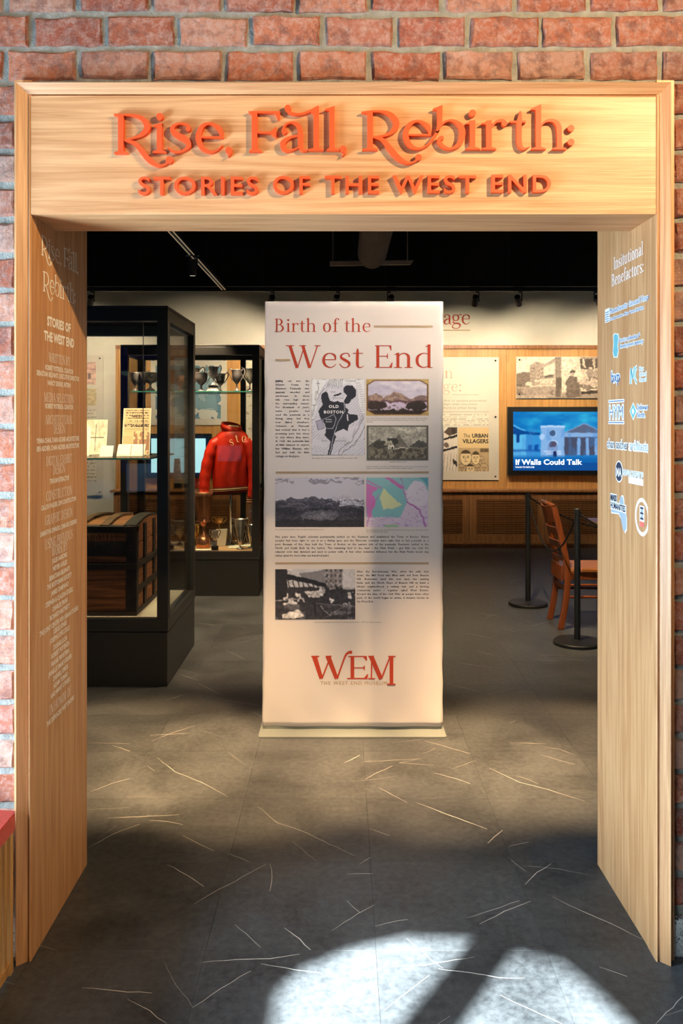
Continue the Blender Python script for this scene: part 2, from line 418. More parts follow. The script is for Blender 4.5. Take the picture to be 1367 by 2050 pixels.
def bowlR(x, y0, y1, rx, thin=t_, thick=T + .01):  # D shape opening left
    c = (y0 + y1) / 2; h = (y1 - y0) / 2 - thin / 2
    return S((x, c + h, thin), (x + rx * .45, c + h, thin), (x + rx * .85, c + h * .62, thick * .8), (x + rx, c, thick), (x + rx * .85, c - h * .62, thick * .8), (x + rx * .45, c - h, thin), (x, c - h, thin))
def ring(cx, cy, rx, ry, thick=T + .01, thin=t_):
    p = []
    for k in range(13):
        a = math.pi / 2 + 2 * math.pi * k / 12; w = thin + (thick - thin) * abs(math.cos(a)) ** 1.3
        p.append((cx + (rx - w / 2) * math.cos(a), cy + (ry - thin / 2) * math.sin(a), w))
    return S(*p)
CH, XH = 0.72, 0.48
GL = {
 'A': (0.70, [S((.08, 0, t_), (.34, CH, t_)), S((.33, CH, T), (.60, 0, T)), P((.17, .22), (.48, .22), (.48, .25), (.17, .25)), serif(.09, 0, .2), serif(.59, 0, .24)]),
 'B': (0.60, [stem(.13, 0, CH), bowlR(.13, .37, CH, .27), bowlR(.13, 0, .4, .33), serif(.1, 0, .16), serif(.1, CH, .16, False)]),
 'C': (0.66, [S((.58, .52, .05), (.56, .64, .03), (.38, .705, t_), (.18, .6, T * .9), (.10, .36, T + .01), (.18, .12, T * .9), (.38, .015, t_), (.54, .07, .035), (.60, .2, .03)), P((.54, .5), (.6, .5), (.6, .72), (.58, .72))]),
 'D': (0.70, [stem(.13, 0, CH), bowlR(.13, 0, CH, .44), serif(.1, 0, .16), serif(.1, CH, .16, False)]),
 'E': (0.58, [stem(.13, 0, CH), P((.05, CH - .028), (.52, CH - .028), (.52, CH), (.05, CH)), P((.05, 0), (.53, 0), (.53, .028), (.05, .028)), P((.13, .36), (.4, .36), (.4, .388), (.13, .388)), P((.44, CH), (.52, CH), (.525, .55), (.51, .55)), P((.44, 0), (.54, 0), (.555, .18), (.54, .18)), P((.38, .37), (.41, .28), (.42, .28), (.42, .47), (.41, .47))]),
 'F': (0.55, [stem(.13, 0, CH), P((.05, CH - .028), (.5, CH - .028), (.5, CH), (.05, CH)), P((.13, .35), (.39, .35), (.39, .378), (.13, .378)), P((.42, CH), (.5, CH), (.505, .54), (.49, .54)), P((.37, .36), (.4, .27), (.41, .27), (.41, .46), (.4, .46)), serif(.13, 0)]),
 'G': (0.70, [S((.58, .52, .04), (.56, .64, .03), (.38, .705, t_), (.18, .6, T * .9), (.10, .36, T + .01), (.18, .12, T * .9), (.38, .015, t_), (.56, .08, .035)), stem(.58, .06, .32), serif(.56, .30, .22), P((.54, .5), (.6, .5), (.6, .72), (.58, .72))]),
 'H': (0.76, [stem(.14, 0, CH), stem(.61, 0, CH), P((.14, .36), (.61, .36), (.61, .39), (.14, .39)), serif(.14, 0), serif(.61, 0), serif(.14, CH, .26, False), serif(.61, CH, .26, False)]),
 'I': (0.30, [stem(.15, 0, CH), serif(.15, 0), serif(.15, CH, .26, False)]),
 'K': (0.68, [stem(.14, 0, CH), S((.16, .32, t_), (.55, CH, t_)), S((.27, .42, T), (.57, 0, T)), serif(.14, 0), serif(.58, 0, .22), serif(.14, CH, .26, False), serif(.55, CH, .2, False)]),
 'L': (0.55, [stem(.13, 0, CH), P((.05, 0), (.5, 0), (.5, .028), (.05, .028)), P((.42, 0), (.5, 0), (.52, .2), (.505, .2)), serif(.13, CH, .26, False)]),
 'M': (0.88, [S((.13, 0, t_), (.15, CH, t_)), S((.15, CH, T), (.43, .03, T)), S((.43, .03, t_), (.70, CH, t_)), stem(.72, 0, CH), serif(.13, 0, .2), serif(.72, 0), P((.05, CH), (.19, CH), (.19, CH - .025), (.05, CH - .025)), P((.68, CH), (.82, CH), (.82, CH - .025), (.68, CH - .025))]),
 'N': (0.76, [stem(.14, 0, CH, t_ + .01), S((.13, CH, T), (.62, .02, T)), stem(.62, 0, CH, t_ + .01), serif(.14, 0, .2), serif(.62, CH, .2, False), P((.03, CH), (.18, CH), (.18, CH - .025), (.03, CH - .025))]),
 'O': (0.74, [ring(.37, .36, .31, .37)]),
 'P': (0.58, [stem(.13, 0, CH), bowlR(.13, .31, CH, .33), serif(.13, 0), serif(.1, CH, .16, False)]),
 'R': (0.66, [stem(.13, 0, CH), bowlR(.13, .34, CH, .33), S((.26, .35, t_), (.36, .26, T), (.5, .06, T), (.64, .0, .03)), serif(.13, 0), serif(.1, CH, .16, False)]),
 'S': (0.52, [S((.43, .55, .03), (.40, .66, .03), (.26, .705, t_), (.12, .63, .06), (.11, .5, .08), (.25, .38, .1), (.40, .26, .09), (.43, .14, .07), (.34, .03, .035), (.22, .015, t_), (.1, .08, .03), (.07, .2, .03)), P((.40, .52), (.445, .52), (.445, .72), (.43, .72)), P((.05, .0), (.07, .0), (.1, .2), (.055, .2))]),
 'T': (0.62, [stem(.31, 0, CH), P((.04, CH - .028), (.58, CH - .028), (.58, CH), (.04, CH)), P((.04, CH), (.12, CH), (.05, .55), (.035, .55)), P((.5, CH), (.58, CH), (.585, .55), (.57, .55)), serif(.31, 0)]),
 'U': (0.72, [S((.14, CH, T), (.14, .25, T), (.2, .06, .06), (.36, .01, .035), (.52, .07, .035), (.58, .25, t_), (.58, CH, t_)), serif(.14, CH, .26, False), serif(.58, CH, .2, False)]),
 'V': (0.68, [S((.09, CH, T), (.34, 0, T)), S((.35, 0, t_), (.60, CH, t_)), serif(.09, CH, .24, False), serif(.6, CH, .18, False)]),
 'W': (0.98, [S((.09, CH, T), (.30, 0, T)), S((.31, 0, t_), (.50, .66, t_)), S((.46, CH, T), (.66, 0, T)), S((.67, 0, t_), (.89, CH, t_)), serif(.09, CH, .24, False), serif(.89, CH, .18, False), serif(.46, CH, .2, False)]),
 'X': (0.68, [S((.1, CH, T), (.58, 0, T)), S((.1, 0, t_), (.57, CH, t_)), serif(.1, CH, .24, False), serif(.58, 0, .24), serif(.1, 0, .18), serif(.57, CH, .18, False)]),
 'Y': (0.64, [S((.08, CH, T), (.33, .32, T)), S((.33, .32, t_), (.57, CH, t_)), stem(.33, 0, .36), serif(.33, 0), serif(.08, CH, .22, False), serif(.57, CH, .18, False)]),
 'a': (0.48, [D(.11, .37, .038), S((.09, .38, .03), (.13, .45, .03), (.23, .47, .03), (.32, .42, .06), (.34, .33, .08), (.34, .1, .08), (.38, .02, .04), (.46, .02, .015)), S((.34, .28, t_), (.2, .24, .05), (.09, .15, .08), (.11, .04, .06), (.2, .012, .03), (.3, .06, .03), (.34, .12, .02))]),
 'b': (0.56, [stem(.12, 0, CH + .03), flag(.12, CH + .02), bowlR(.14, 0, XH, .33), ]),
 'c': (0.46, [D(.37, .37, .04), S((.39, .38, .03), (.33, .46, .03), (.22, .465, t_), (.11, .38, .07), (.08, .24, T), (.12, .09, .07), (.24, .012, .035), (.36, .06, .025), (.42, .13, .015))]),
 'd': (0.58, [stem(.43, 0, CH + .03), flag(.43, CH + .02), S((.42, .44, t_), (.26, .465, t_), (.12, .38, .07), (.085, .24, T), (.12, .1, .07), (.26, .012, t_), (.42, .06, t_)), P((.43, 0), (.53, 0), (.53, .02), (.43, .03))]),
 'e': (0.50, [P((.1, .25), (.44, .25), (.44, .277), (.1, .277)), S((.425, .26, .035), (.40, .4, .065), (.26, .467, t_), (.13, .4, .06), (.085, .24, T), (.13, .09, .07), (.26, .012, .035), (.38, .05, .025), (.445, .13, .015))]),
 'f': (0.36, [S((.36, .68, .04), (.30, .735, .03), (.21, .70, .05), (.17, .58, T), (.17, .4, T), (.17, 0, T)), D(.345, .675, .038), P((.04, XH - .028), (.31, XH - .028), (.31, XH), (.04, XH)), serif(.17, 0)]),
 'g': (0.52, [ring(.22, .32, .17, .155, .07), S((.15, .19, t_), (.08, .12, .04), (.15, .06, .06), (.33, .045, .07), (.44, -.04, .07), (.36, -.17, .04), (.2, -.2, .03), (.06, -.14, .05), (.07, -.04, .035), (.16, .03, .03)), S((.35, .42, .025), (.41, .48, .025), (.48, .475, .035)), D(.48, .465, .028)]),
 'h': (0.60, [stem(.13, 0, CH + .03), flag(.13, CH + .02), S((.14, .34, .02), (.22, .44, .03), (.33, .46, .04), (.43, .38, .08), (.44, .2, T), (.44, 0, T)), serif(.13, 0, .24), serif(.44, 0, .24)]),
 'i': (0.29, [stem(.145, 0, XH), flag(.145, XH), D(.14, .64, .055), serif(.145, 0, .25)]),
 'l': (0.29, [stem(.145, 0, CH + .03), flag(.145, CH + .02), serif(.145, 0, .25)]),
 'm': (0.88, [stem(.13, 0, XH), flag(.13, XH), S((.14, .34, .02), (.2, .44, .03), (.29, .46, .04), (.38, .38, .08), (.39, .2, T), (.39, 0, T)), S((.41, .34, .02), (.48, .44, .03), (.57, .46, .04), (.66, .38, .08), (.67, .2, T), (.67, 0, T)), serif(.13, 0, .24), serif(.39, 0, .2), serif(.67, 0, .24)]),
 'n': (0.60, [stem(.13, 0, XH), flag(.13, XH), S((.14, .34, .02), (.22, .44, .03), (.33, .46, .04), (.43, .38, .08), (.44, .2, T), (.44, 0, T)), serif(.13, 0, .24), serif(.44, 0, .24)]),
 'o': (0.54, [ring(.27, .24, .21, .25)]),
 'r': (0.42, [stem(.13, 0, XH), flag(.13, XH), S((.15, .3, .02), (.21, .42, .03), (.3, .46, .04), (.36, .43, .04)), D(.36, .415, .042), serif(.13, 0, .25)]),
 's': (0.40, [S((.33, .36, .03), (.3, .45, .03), (.2, .465, t_), (.1, .41, .05), (.10, .32, .07), (.2, .25, .085), (.31, .17, .08), (.32, .08, .06), (.25, .015, .03), (.15, .015, t_), (.07, .09, .03), (.055, .14, .02)), D(.325, .375, .025)]),
 't': (0.36, [S((.17, .62, .02), (.165, .5, T * .9), (.16, .12, T), (.2, .02, .05), (.28, .02, .025), (.35, .07, .012)), P((.03, XH - .028), (.32, XH - .028), (.32, XH), (.03, XH))]),
 'u': (0.60, [S((.13, XH, T), (.13, .14, T), (.19, .02, .05), (.29, .02, .03), (.41, .1, .02)), stem(.44, 0, XH), flag(.13, XH), flag(.44, XH), P((.44, 0), (.54, 0), (.54, .02), (.44, .03))]),
 ',': (0.22, [D(.1, .04, .05), S((.13, .05, .05), (.13, -.02, .04), (.07, -.12, .012))]),
 ':': (0.24, [D(.12, .05, .055), D(.12, .40, .055)]),
 ' ': (0.26, []),
}
def put_glyph(mb, prims, tf, fr, d0, d1, wscale=1.0, n=5):
    """prims in glyph space -> tf -> frame; d1 > d0 gives solid letters, else flat print"""
    for ip, (kind, p) in enumerate(prims):
        if d1 > d0: d1 = d1 + 0.00017
        else: d0 = d1 = d0 + 0.00002
        if kind == 'P':
            q = [tf(x, y) for x, y in p]
            ar = sum(q[i][0] * q[(i + 1) % len(q)][1] - q[(i + 1) % len(q)][0] * q[i][1] for i in range(len(q)))
            if ar < 0: q = q[::-1]
            if d1 > d0: mb.prism(q, fr, d0, d1)
            else: mb.face(q, fr, d0)
        else:
            L, R = stroke_poly(p, n, wscale)
            for i in range(len(L) - 1):
                q = [tf(*R[i]), tf(*R[i + 1]), tf(*L[i + 1]), tf(*L[i])]
                ar = sum(q[k][0] * q[(k + 1) % 4][1] - q[(k + 1) % 4][0] * q[k][1] for k in range(4))
                if ar < 0: q = q[::-1]
                if d1 > d0: mb.prism(q, fr, d0, d1)
                else: mb.face(q, fr, d0)
def serif_width(t): return sum(GL[c][0] for c in t)
def serif_line(mb, fr, text, u, v, cap, width=None, align='L', d=0.0, wscale=1.0, n=4):
    s = cap / CH; w = serif_width(text); sx = s if width is None else width / w
    u0 = u - (w * sx / 2 if align == 'C' else w * sx if align == 'R' else 0); x = 0
    for c in text:
        tf = (lambda X: lambda a, b: (u0 + (X + a) * sx, v + b * s))(x)
        put_glyph(mb, GL[c][1], tf, fr, d, d, wscale, n); x += GL[c][0]

# --- the doorway's title lettering, stroke by stroke (pixels of the photograph at 2.734x, y down)
def RC(x0, y0, x1, y1): return ('P', ((x0, y0), (x1, y0), (x1, y1), (x0, y1)))
TITLE = [
 ('R', 0, [RC(105, 112, 135, 322), P((82, 111), (135, 111), (135, 126), (108, 126), (96, 120), (82, 118)), P((83, 328), (155, 328), (155, 322), (136, 314), (104, 314), (83, 322)),
   S((125, 117, 11), (185, 118, 13), (235, 136, 25), (264, 178, 38), (246, 215, 29), (205, 238, 15), (146, 254, 10)), S((140, 256, 10), (195, 271, 22), (235, 315, 32), (275, 363, 31), (318, 390, 19), (352, 391, 12), (378, 374, 15)), D(384, 363, 20)]),
 ('i', 0, [D(332, 126, 19), RC(316, 165, 345, 316), P((298, 180), (300, 174), (345, 160), (345, 175), (316, 180)), P((293, 323), (367, 323), (367, 317), (345, 309), (316, 309), (293, 317))]),
 ('s', 0, [D(487, 192, 14), S((497, 190, 12), (482, 171, 12), (442, 163, 11), (407, 178, 20), (402, 205, 28), (432, 229, 34), (474, 252, 36), (489, 284, 26), (462, 311, 15), (422, 319, 11), (388, 306, 10), (377, 291, 7))]),
 ('e', 0, [RC(556, 234, 677, 243), S((667, 238, 16), (657, 195, 30), (610, 164, 13), (563, 180, 24), (542, 238, 34), (562, 295, 29), (610, 319, 14), (650, 306, 9), (674, 281, 5))]),
 (',', 0, [D(707, 308, 18), S((718, 308, 18), (716, 328, 12), (704, 345, 4))]),
 ('F', 0, [RC(833, 100, 863, 314), P((815, 97), (988, 97), (988, 106), (833, 108), (822, 106), (815, 103)), P((940, 97), (988, 97), (983, 142), (974, 141), (962, 112)), RC(863, 208, 960, 218), P((930, 212), (957, 190), (966, 182), (966, 243), (957, 236)), P((818, 318), (887, 318), (887, 312), (864, 304), (832, 304), (818, 312))]),
 ('a', 0, [D(1011, 206, 16), S((1000, 203, 12), (1018, 170, 12), (1054, 158, 13), (1085, 174, 26), (1098, 212, 31), (1098, 280, 30), (1110, 307, 18), (1137, 312, 6)), S((1096, 228, 9), (1042, 240, 16), (1004, 268, 30), (1008, 300, 25), (1036, 312, 13), (1076, 300, 10), (1098, 284, 9))]),
 ('l', 0, [D(1029, 79, 17), S((1017, 84, 14), (1048, 107, 14), (1100, 112, 13), (1150, 96, 14), (1196, 69, 8)), RC(1169, 82, 1198, 306), P((1150, 97), (1197, 67), (1197, 110), (1169, 110)), P((1140, 312), (1225, 312), (1225, 306), (1200, 298), (1168, 298), (1140, 306))]),
 ('l', 0, [RC(1255, 80, 1284, 306), P((1230, 92), (1231, 86), (1284, 68), (1284, 90), (1255, 92)), P((1240, 312), (1312, 312), (1312, 306), (1285, 298), (1255, 298), (1240, 306))]),
 (',', 0, [D(1331, 302, 18), S((1342, 302, 18), (1340, 322, 12), (1326, 342, 4))]),
 ('R', 1340, [RC(123, 97, 153, 302), P((90, 100), (153, 92), (153, 108), (123, 110), (95, 105)), P((95, 310), (178, 310), (178, 304), (154, 296), (122, 296), (95, 304)),
   S((145, 98, 11), (205, 99, 13), (250, 116, 26), (280, 160, 37), (262, 204, 28), (220, 228, 15), (160, 239, 10)), S((155, 238, 10), (205, 252, 22), (245, 300, 32), (290, 350, 29), (335, 377, 17), (370, 376, 12), (392, 362, 14)), D(401, 348, 17)]),
 ('e', 1340, [RC(346, 221, 470, 230), S((463, 226, 14), (452, 180, 28), (405, 151, 13), (356, 167, 24), (331, 222, 34), (353, 280, 28), (400, 301, 13), (446, 284, 11), (484, 240, 15), (508, 200, 16))]),
 ('b', 1340, [P((480, 88), (481, 82), (532, 63), (532, 90), (503, 92)), P((503, 80), (532, 80), (530, 170), (510, 215), (495, 215), (502, 170)), S((500, 205, 12), (530, 166, 12), (565, 148, 12), (600, 152, 18), (632, 180, 32), (640, 222, 37), (622, 275, 30), (580, 301, 14), (538, 290, 20), (512, 258, 22), (520, 240, 16)), D(527, 243, 12)]),
 ('i', 1340, [D(695, 107, 19), RC(680, 148, 710, 300), P((660, 168), (661, 162), (710, 143), (710, 165), (680, 168)), P((660, 306), (738, 306), (738, 300), (711, 292), (680, 292), (660, 300))]),
 ('r', 1340, [RC(770, 148, 800, 300), P((745, 168), (746, 162), (800, 143), (800, 165), (770, 168)), P((745, 306), (825, 306), (825, 300), (801, 292), (770, 292), (745, 300)), S((795, 190, 8), (822, 156, 14), (858, 148, 18), (875, 160, 16)), D(869, 164, 16)]),
 ('t', 1340, [P((953, 95), (962, 100), (965, 155), (935, 155)), RC(900, 149, 985, 160), S((950, 150, 30), (950, 262, 29), (966, 298, 18), (988, 299, 9), (1006, 290, 5))]),
 ('h', 1340, [RC(1040, 76, 1069, 300), P((1015, 88), (1016, 82), (1069, 59), (1069, 88), (1040, 90)), P((1015, 306), (1095, 306), (1095, 300), (1070, 292), (1040, 292), (1015, 300)), S((1062, 185, 8), (1092, 153, 14), (1138, 149, 20), (1164, 178, 31), (1168, 230, 29), (1168, 300, 29)), P((1130, 306), (1208, 306), (1208, 300), (1184, 292), (1154, 292), (1130, 300))]),
 (':', 1340, [D(1232, 189, 18), D(1232, 265, 18)]),
]

# ------------------------------------------------------------------ painter for flat prints: a colour per vertex of a fine grid
class Pic:
    def __init__(s, w, h, col=(1, 1, 1), warp=0.0, seed=77, freq=14):
        s.w, s.h = w, h; s.a = np.ones((h, w, 3)) * np.array(col)
        s.y, s.x = np.mgrid[0:h, 0:w]; s.u = (s.x + .5) / w; s.v = (s.y + .5) / h
        s.u0, s.v0 = s.u, s.v
        if warp:                                  # shapes drawn afterwards get hand-drawn edges
            a, b = s.noise(freq, freq * h / w, seed, 4), s.noise(freq, freq * h / w, seed + 1, 4)
            s.u = np.clip(s.u + (a - .5) * warp, 0, .9999); s.v = np.clip(s.v + (b - .5) * warp * w / h, 0, .9999)
    def blur(s, n=1):
        for _ in range(n):
            q = np.pad(s.a, ((1, 1), (1, 1), (0, 0)), 'edge'); s.a = (q[:-2, 1:-1] + q[2:, 1:-1] + q[1:-1, :-2] + q[1:-1, 2:] + 2 * q[1:-1, 1:-1]) / 6
        return s
    def mix(s, mask, col, k=1.0):
        m = (mask.astype(float) * k)[..., None]; s.a = s.a * (1 - m) + np.array(col) * m; return s
    def poly(s, pts, col, k=1.0):
        inside = np.zeros((s.h, s.w), bool); n = len(pts); u, v = s.u, s.v
        for i in range(n):
            x0, y0 = pts[i]; x1, y1 = pts[(i + 1) % n]
            if y0 == y1: continue
            c = ((y0 > v) != (y1 > v)) & (u < (x1 - x0) * (v - y0) / (y1 - y0) + x0); inside ^= c
        return s.mix(inside, col, k)
    def rect(s, x0, y0, x1, y1, col, k=1.0): return s.mix((s.u >= x0) & (s.u < x1) & (s.v >= y0) & (s.v < y1), col, k)
    def ell(s, cx, cy, rx, ry, col, k=1.0): return s.mix(((s.u - cx) / rx) ** 2 + ((s.v - cy) / ry) ** 2 < 1, col, k)
    def line(s, pts, w, col, k=1.0):             # w in pixels
        X, Y = s.u * s.w, s.v * s.h; d = np.full((s.h, s.w), 1e9)
        for (a, b), (c, e) in zip(pts[:-1], pts[1:]):
            a, b, c, e = a * s.w, b * s.h, c * s.w, e * s.h; l2 = (c - a) ** 2 + (e - b) ** 2 + 1e-9
            t = np.clip(((X - a) * (c - a) + (Y - b) * (e - b)) / l2, 0, 1)
            d = np.minimum(d, np.hypot(X - a - t * (c - a), Y - b - t * (e - b)))
        return s.mix(np.clip(w / 2 + .5 - d, 0, 1), col, k)
    def noise(s, sx, sy, seed, octv=3):
        r = np.random.RandomState(seed); out = np.zeros((s.h, s.w)); amp = 1; tot = 0
        for o in range(octv):
            gx, gy = max(2, int(sx * 2 ** o)), max(2, int(sy * 2 ** o)); g = r.rand(gy + 2, gx + 2)
            X = s.u * gx; Y = s.v * gy; i = X.astype(int); j = Y.astype(int); fx = X - i; fy = Y - j
            fx = fx * fx * (3 - 2 * fx); fy = fy * fy * (3 - 2 * fy)
            out += amp * ((g[j, i] * (1 - fx) + g[j, i + 1] * fx) * (1 - fy) + (g[j + 1, i] * (1 - fx) + g[j + 1, i + 1] * fx) * fy); tot += amp; amp *= .55
        return out / tot
    def mul(s, f): s.a = s.a * f[..., None]; return s
    def hang(s, name, fr, u0, v0, u1, v1, d, parent, mat, label=None):
        """u0,v0 = top left, u1,v1 = bottom right in the frame"""
        w, h = s.w, s.h
        us = np.linspace(u0, u1, w); vs = np.linspace(v0, v1, h)
        base = BASE.get(root_of(parent).name) if parent is not None else Vector((0, 0, 0))
        if base is None: base = Vector((0, 0, 0))
        co = np.array([fr(float(a), float(b), d) for b in vs for a in us]) - np.array(base)
        idx = np.arange(w * h).reshape(h, w)
        f = np.stack([idx[1:, :-1], idx[1:, 1:], idx[:-1, 1:], idx[:-1, :-1]], -1).reshape(-1, 4)
        me = bpy.data.meshes.new(name); me.from_pydata(co.tolist(), [], f.tolist()); me.update()
        c = np.clip(s.a, 0, 1); c = np.where(c <= .04045, c / 12.92, ((c + .055) / 1.055) ** 2.4)
        at_ = me.color_attributes.new('print', 'FLOAT_COLOR', 'POINT')
        at_.data.foreach_set('color', np.concatenate([c.reshape(-1, 3), np.ones((w * h, 1))], 1).astype(np.float32).ravel())
        me.materials.append(mat)
        o = bpy.data.objects.new(name, me); COL.objects.link(o)
        if parent is not None: o.parent = parent
        if label: o['label'] = label
        return o
def C(r, g, b): return (r / 255, g / 255, b / 255)

# ================================================================== THE SETTING
rng = random.Random(7)
D0 = 2.46                                         # distance of the doorway's front
# ---- floor: slab, tiles, veins
fl = struct(MB().box(-4.4, 4.4, -1.75, 11.0, -0.08, -0.003).build('floor', pmat('grout', (0.03, 0.028, 0.026), 0.9)))
TS, GAP = 0.505, 0.0006
tile_me = MB().add([(-.5, -.5, -.003), (.5, -.5, -.003), (.5, .5, -.003), (-.5, .5, -.003), (-.5, -.5, -.0006), (.5, -.5, -.0006), (.5, .5, -.0006), (-.5, .5, -.0006),
                    (-.4993, -.4993, 0), (.4993, -.4993, 0), (.4993, .4993, 0), (-.4993, .4993, 0)],
                   [(0, 3, 2, 1), (0, 1, 5, 4), (1, 2, 6, 5), (2, 3, 7, 6), (3, 0, 4, 7), (4, 5, 9, 8), (5, 6, 10, 9), (6, 7, 11, 10), (7, 4, 8, 11), (8, 9, 10, 11)]).mesh('tile')
tile_me.materials.append(M_FLOOR)
field = MB()
for i in range(-9, 9):
    for j in range(-9, 17):
        cx, cy = 0.1 + TS * (i + .5), 2.516 + TS * (j + .5)
        if abs(cx) > 4.4 or cy > 10.95 or cy < -1.7: continue
        if 1.9 < cy < 10.4 and abs(cx) < (1.35 if cy < 3 else 0.302 * cy + 0.4):
            o = bpy.data.objects.new('tile', tile_me); COL.objects.link(o); o.parent = fl
            o.location = (cx, cy, 0); k = TS - GAP; o.scale = (k, k, 1)
        else:
            k = (TS - GAP) / 2; field.box(cx - k, cx + k, cy - k, cy + k, -0.003, 0)
field.build('tile_field', M_FLOOR, fl, kind='stuff')
VEINS = [  # pixel polylines read off the photograph's floor
 [(315, 1517), (350, 1545), (405, 1567), (455, 1595)], [(516, 1614), (555, 1648), (600, 1662), (660, 1690), (712, 1714)], [(389, 1810), (440, 1780), (470, 1764), (533, 1730)],
 [(758, 1577), (815, 1607)], [(834, 1607), (900, 1632), (975, 1660)], [(980, 1538), (1040, 1566), (1095, 1580), (1170, 1604)], [(335, 1731), (375, 1752), (408, 1775)],
 [(662, 1864), (715, 1830), (749, 1812)], [(405, 1926), (470, 1922), (540, 1919), (600, 1910)], [(385, 2017), (440, 1980), (502, 1944)], [(523, 1930), (590, 1941), (645, 1949)],
 [(165, 1977), (230, 1984), (304, 1988)], [(256, 2000), (300, 2024), (334, 2049)], [(625, 1983), (680, 2012), (736, 2042)], [(768, 2023), (810, 1990), (859, 1953)],
 [(762, 1937), (850, 1932), (950, 1916)], [(876, 1939), (940, 1948), (1000, 1957), (1050, 1958)], [(1000, 1991), (1060, 2020), (1125, 2050)], [(1105, 1796), (1160, 1822), (1225, 1850), (1285, 1880)],
 [(1050, 1771), (1075, 1747), (1103, 1729)], [(215, 1638), (280, 1635), (358, 1631)], [(298, 1642), (335, 1645), (366, 1651)], [(366, 1672), (400, 1690), (429, 1704)],
 [(176, 1698), (225, 1670), (279, 1650)], [(726, 1525), (790, 1522), (843, 1519)], [(843, 1519), (800, 1527), (868, 1532)], [(730, 1560), (760, 1545), (786, 1533)], [(870, 1548), (910, 1558), (941, 1569)],
 [(690, 1527), (720, 1512)], [(1018, 1487), (1092, 1489)], [(1078, 1493), (1120, 1500), (1152, 1512)], [(1082, 1511), (1120, 1522), (1150, 1530)], [(850, 1483), (900, 1497), (942, 1509)],
 [(302, 1484), (350, 1465), (391, 1453)], [(181, 1585), (225, 1568), (260, 1559)], [(975, 1688), (1006, 1662)], [(1018, 1694), (1058, 1686)], [(738, 1659), (780, 1673)], [(750, 1855), (800, 1842), (816, 1841)],
 [(935, 1838), (985, 1822), (1040, 1803)], [(960, 1850), (1010, 1825), (1062, 1804)], [(694, 1802), (720, 1827)], [(470, 1850), (505, 1880), (522, 1897)], [(570, 1857), (600, 1880), (622, 1902)], [(695, 1750), (746, 1749)],
 [(541, 1730), (545, 1755), (540, 1785)], [(720, 1730), (742, 1716)], [(1310, 2050), (1367, 1995)], [(1200, 1935), (1255, 1955)], [(458, 1709), (498, 1725)], [(380, 1468), (300, 1472)], [(175, 1487), (260, 1489)], [(225, 1492), (260, 1504)],
 [(640, 1390), (690, 1400)], [(360, 1350), (395, 1362)], [(395, 1367), (440, 1390)], [(330, 1402), (365, 1392)], [(450, 1402), (520, 1412)], [(900, 1370), (960, 1385)], [(960, 1228), (1000, 1234)], [(1070, 1252), (1100, 1243)],
 [(905, 1325), (985, 1337)], [(1005, 1258), (1035, 1265)], [(950, 1302), (990, 1312)], [(964, 1240), (996, 1228)], [(1078, 1311), (1130, 1312)], [(1120, 1318), (1180, 1324)], [(930, 1267), (986, 1278)], [(890, 1182), (920, 1190)],
 [(1020, 1166), (1045, 1158)], [(895, 1138), (915, 1134)], [(400, 1190), (420, 1184)], [(420, 1226), (450, 1221)], [(450, 1300), (490, 1320)], [(430, 1240), (480, 1243)], [(395, 1246), (430, 1252)]]
vr = random.Random(3); vm = MB()
def vein(pts, w):
    pts = [p for p in pts]; q = []
    for a, b in zip(pts[:-1], pts[1:]):
        n = max(2, int((b - a).length / 0.03))
        for k in range(n):
            t = k / n; p = a.lerp(b, t); q.append(p + Vector((vr.uniform(-1, 1), vr.uniform(-1, 1), 0)) * 0.0022)
    q.append(pts[-1]); m = len(q)
    for i in range(m - 1):
        d = (q[i + 1] - q[i]); d.z = 0
        if d.length < 1e-6: continue
        n = Vector((-d.y, d.x, 0)).normalized()
        w0 = w * (0.35 + 0.65 * math.sin(math.pi * (i + .15) / m)); w1 = w * (0.35 + 0.65 * math.sin(math.pi * min(1, (i + 1.15) / m)))
        z = Vector((0, 0, 0.00035))
        vm.quad(q[i] - n * w0 + z, q[i + 1] - n * w1 + z, q[i + 1] + n * w1 + z, q[i] + n * w0 + z)
for v in VEINS: vein([floor_at(*p) for p in v], vr.uniform(0.0009, 0.0016))
for k in range(330):
    x, y = vr.uniform(-3.4, 3.4), vr.uniform(1.6, 10.3)
    if abs(x) > 0.31 * max(y, 3.6): continue
    a = vr.choice([0.5, -0.45, 0.2, 1.0, -0.9, 2.3]) + vr.uniform(-.25, .25); l = vr.uniform(0.05, 0.26)
    p = Vector((x, y, 0)); e = p + Vector((math.cos(a), math.sin(a), 0)) * l; mid = (p + e) / 2 + Vector((vr.uniform(-1, 1), vr.uniform(-1, 1), 0)) * l * .05
    vein([p, mid, e], vr.uniform(0.0003, 0.0008))
vm.build('vein', M_VEIN, fl, kind='stuff')

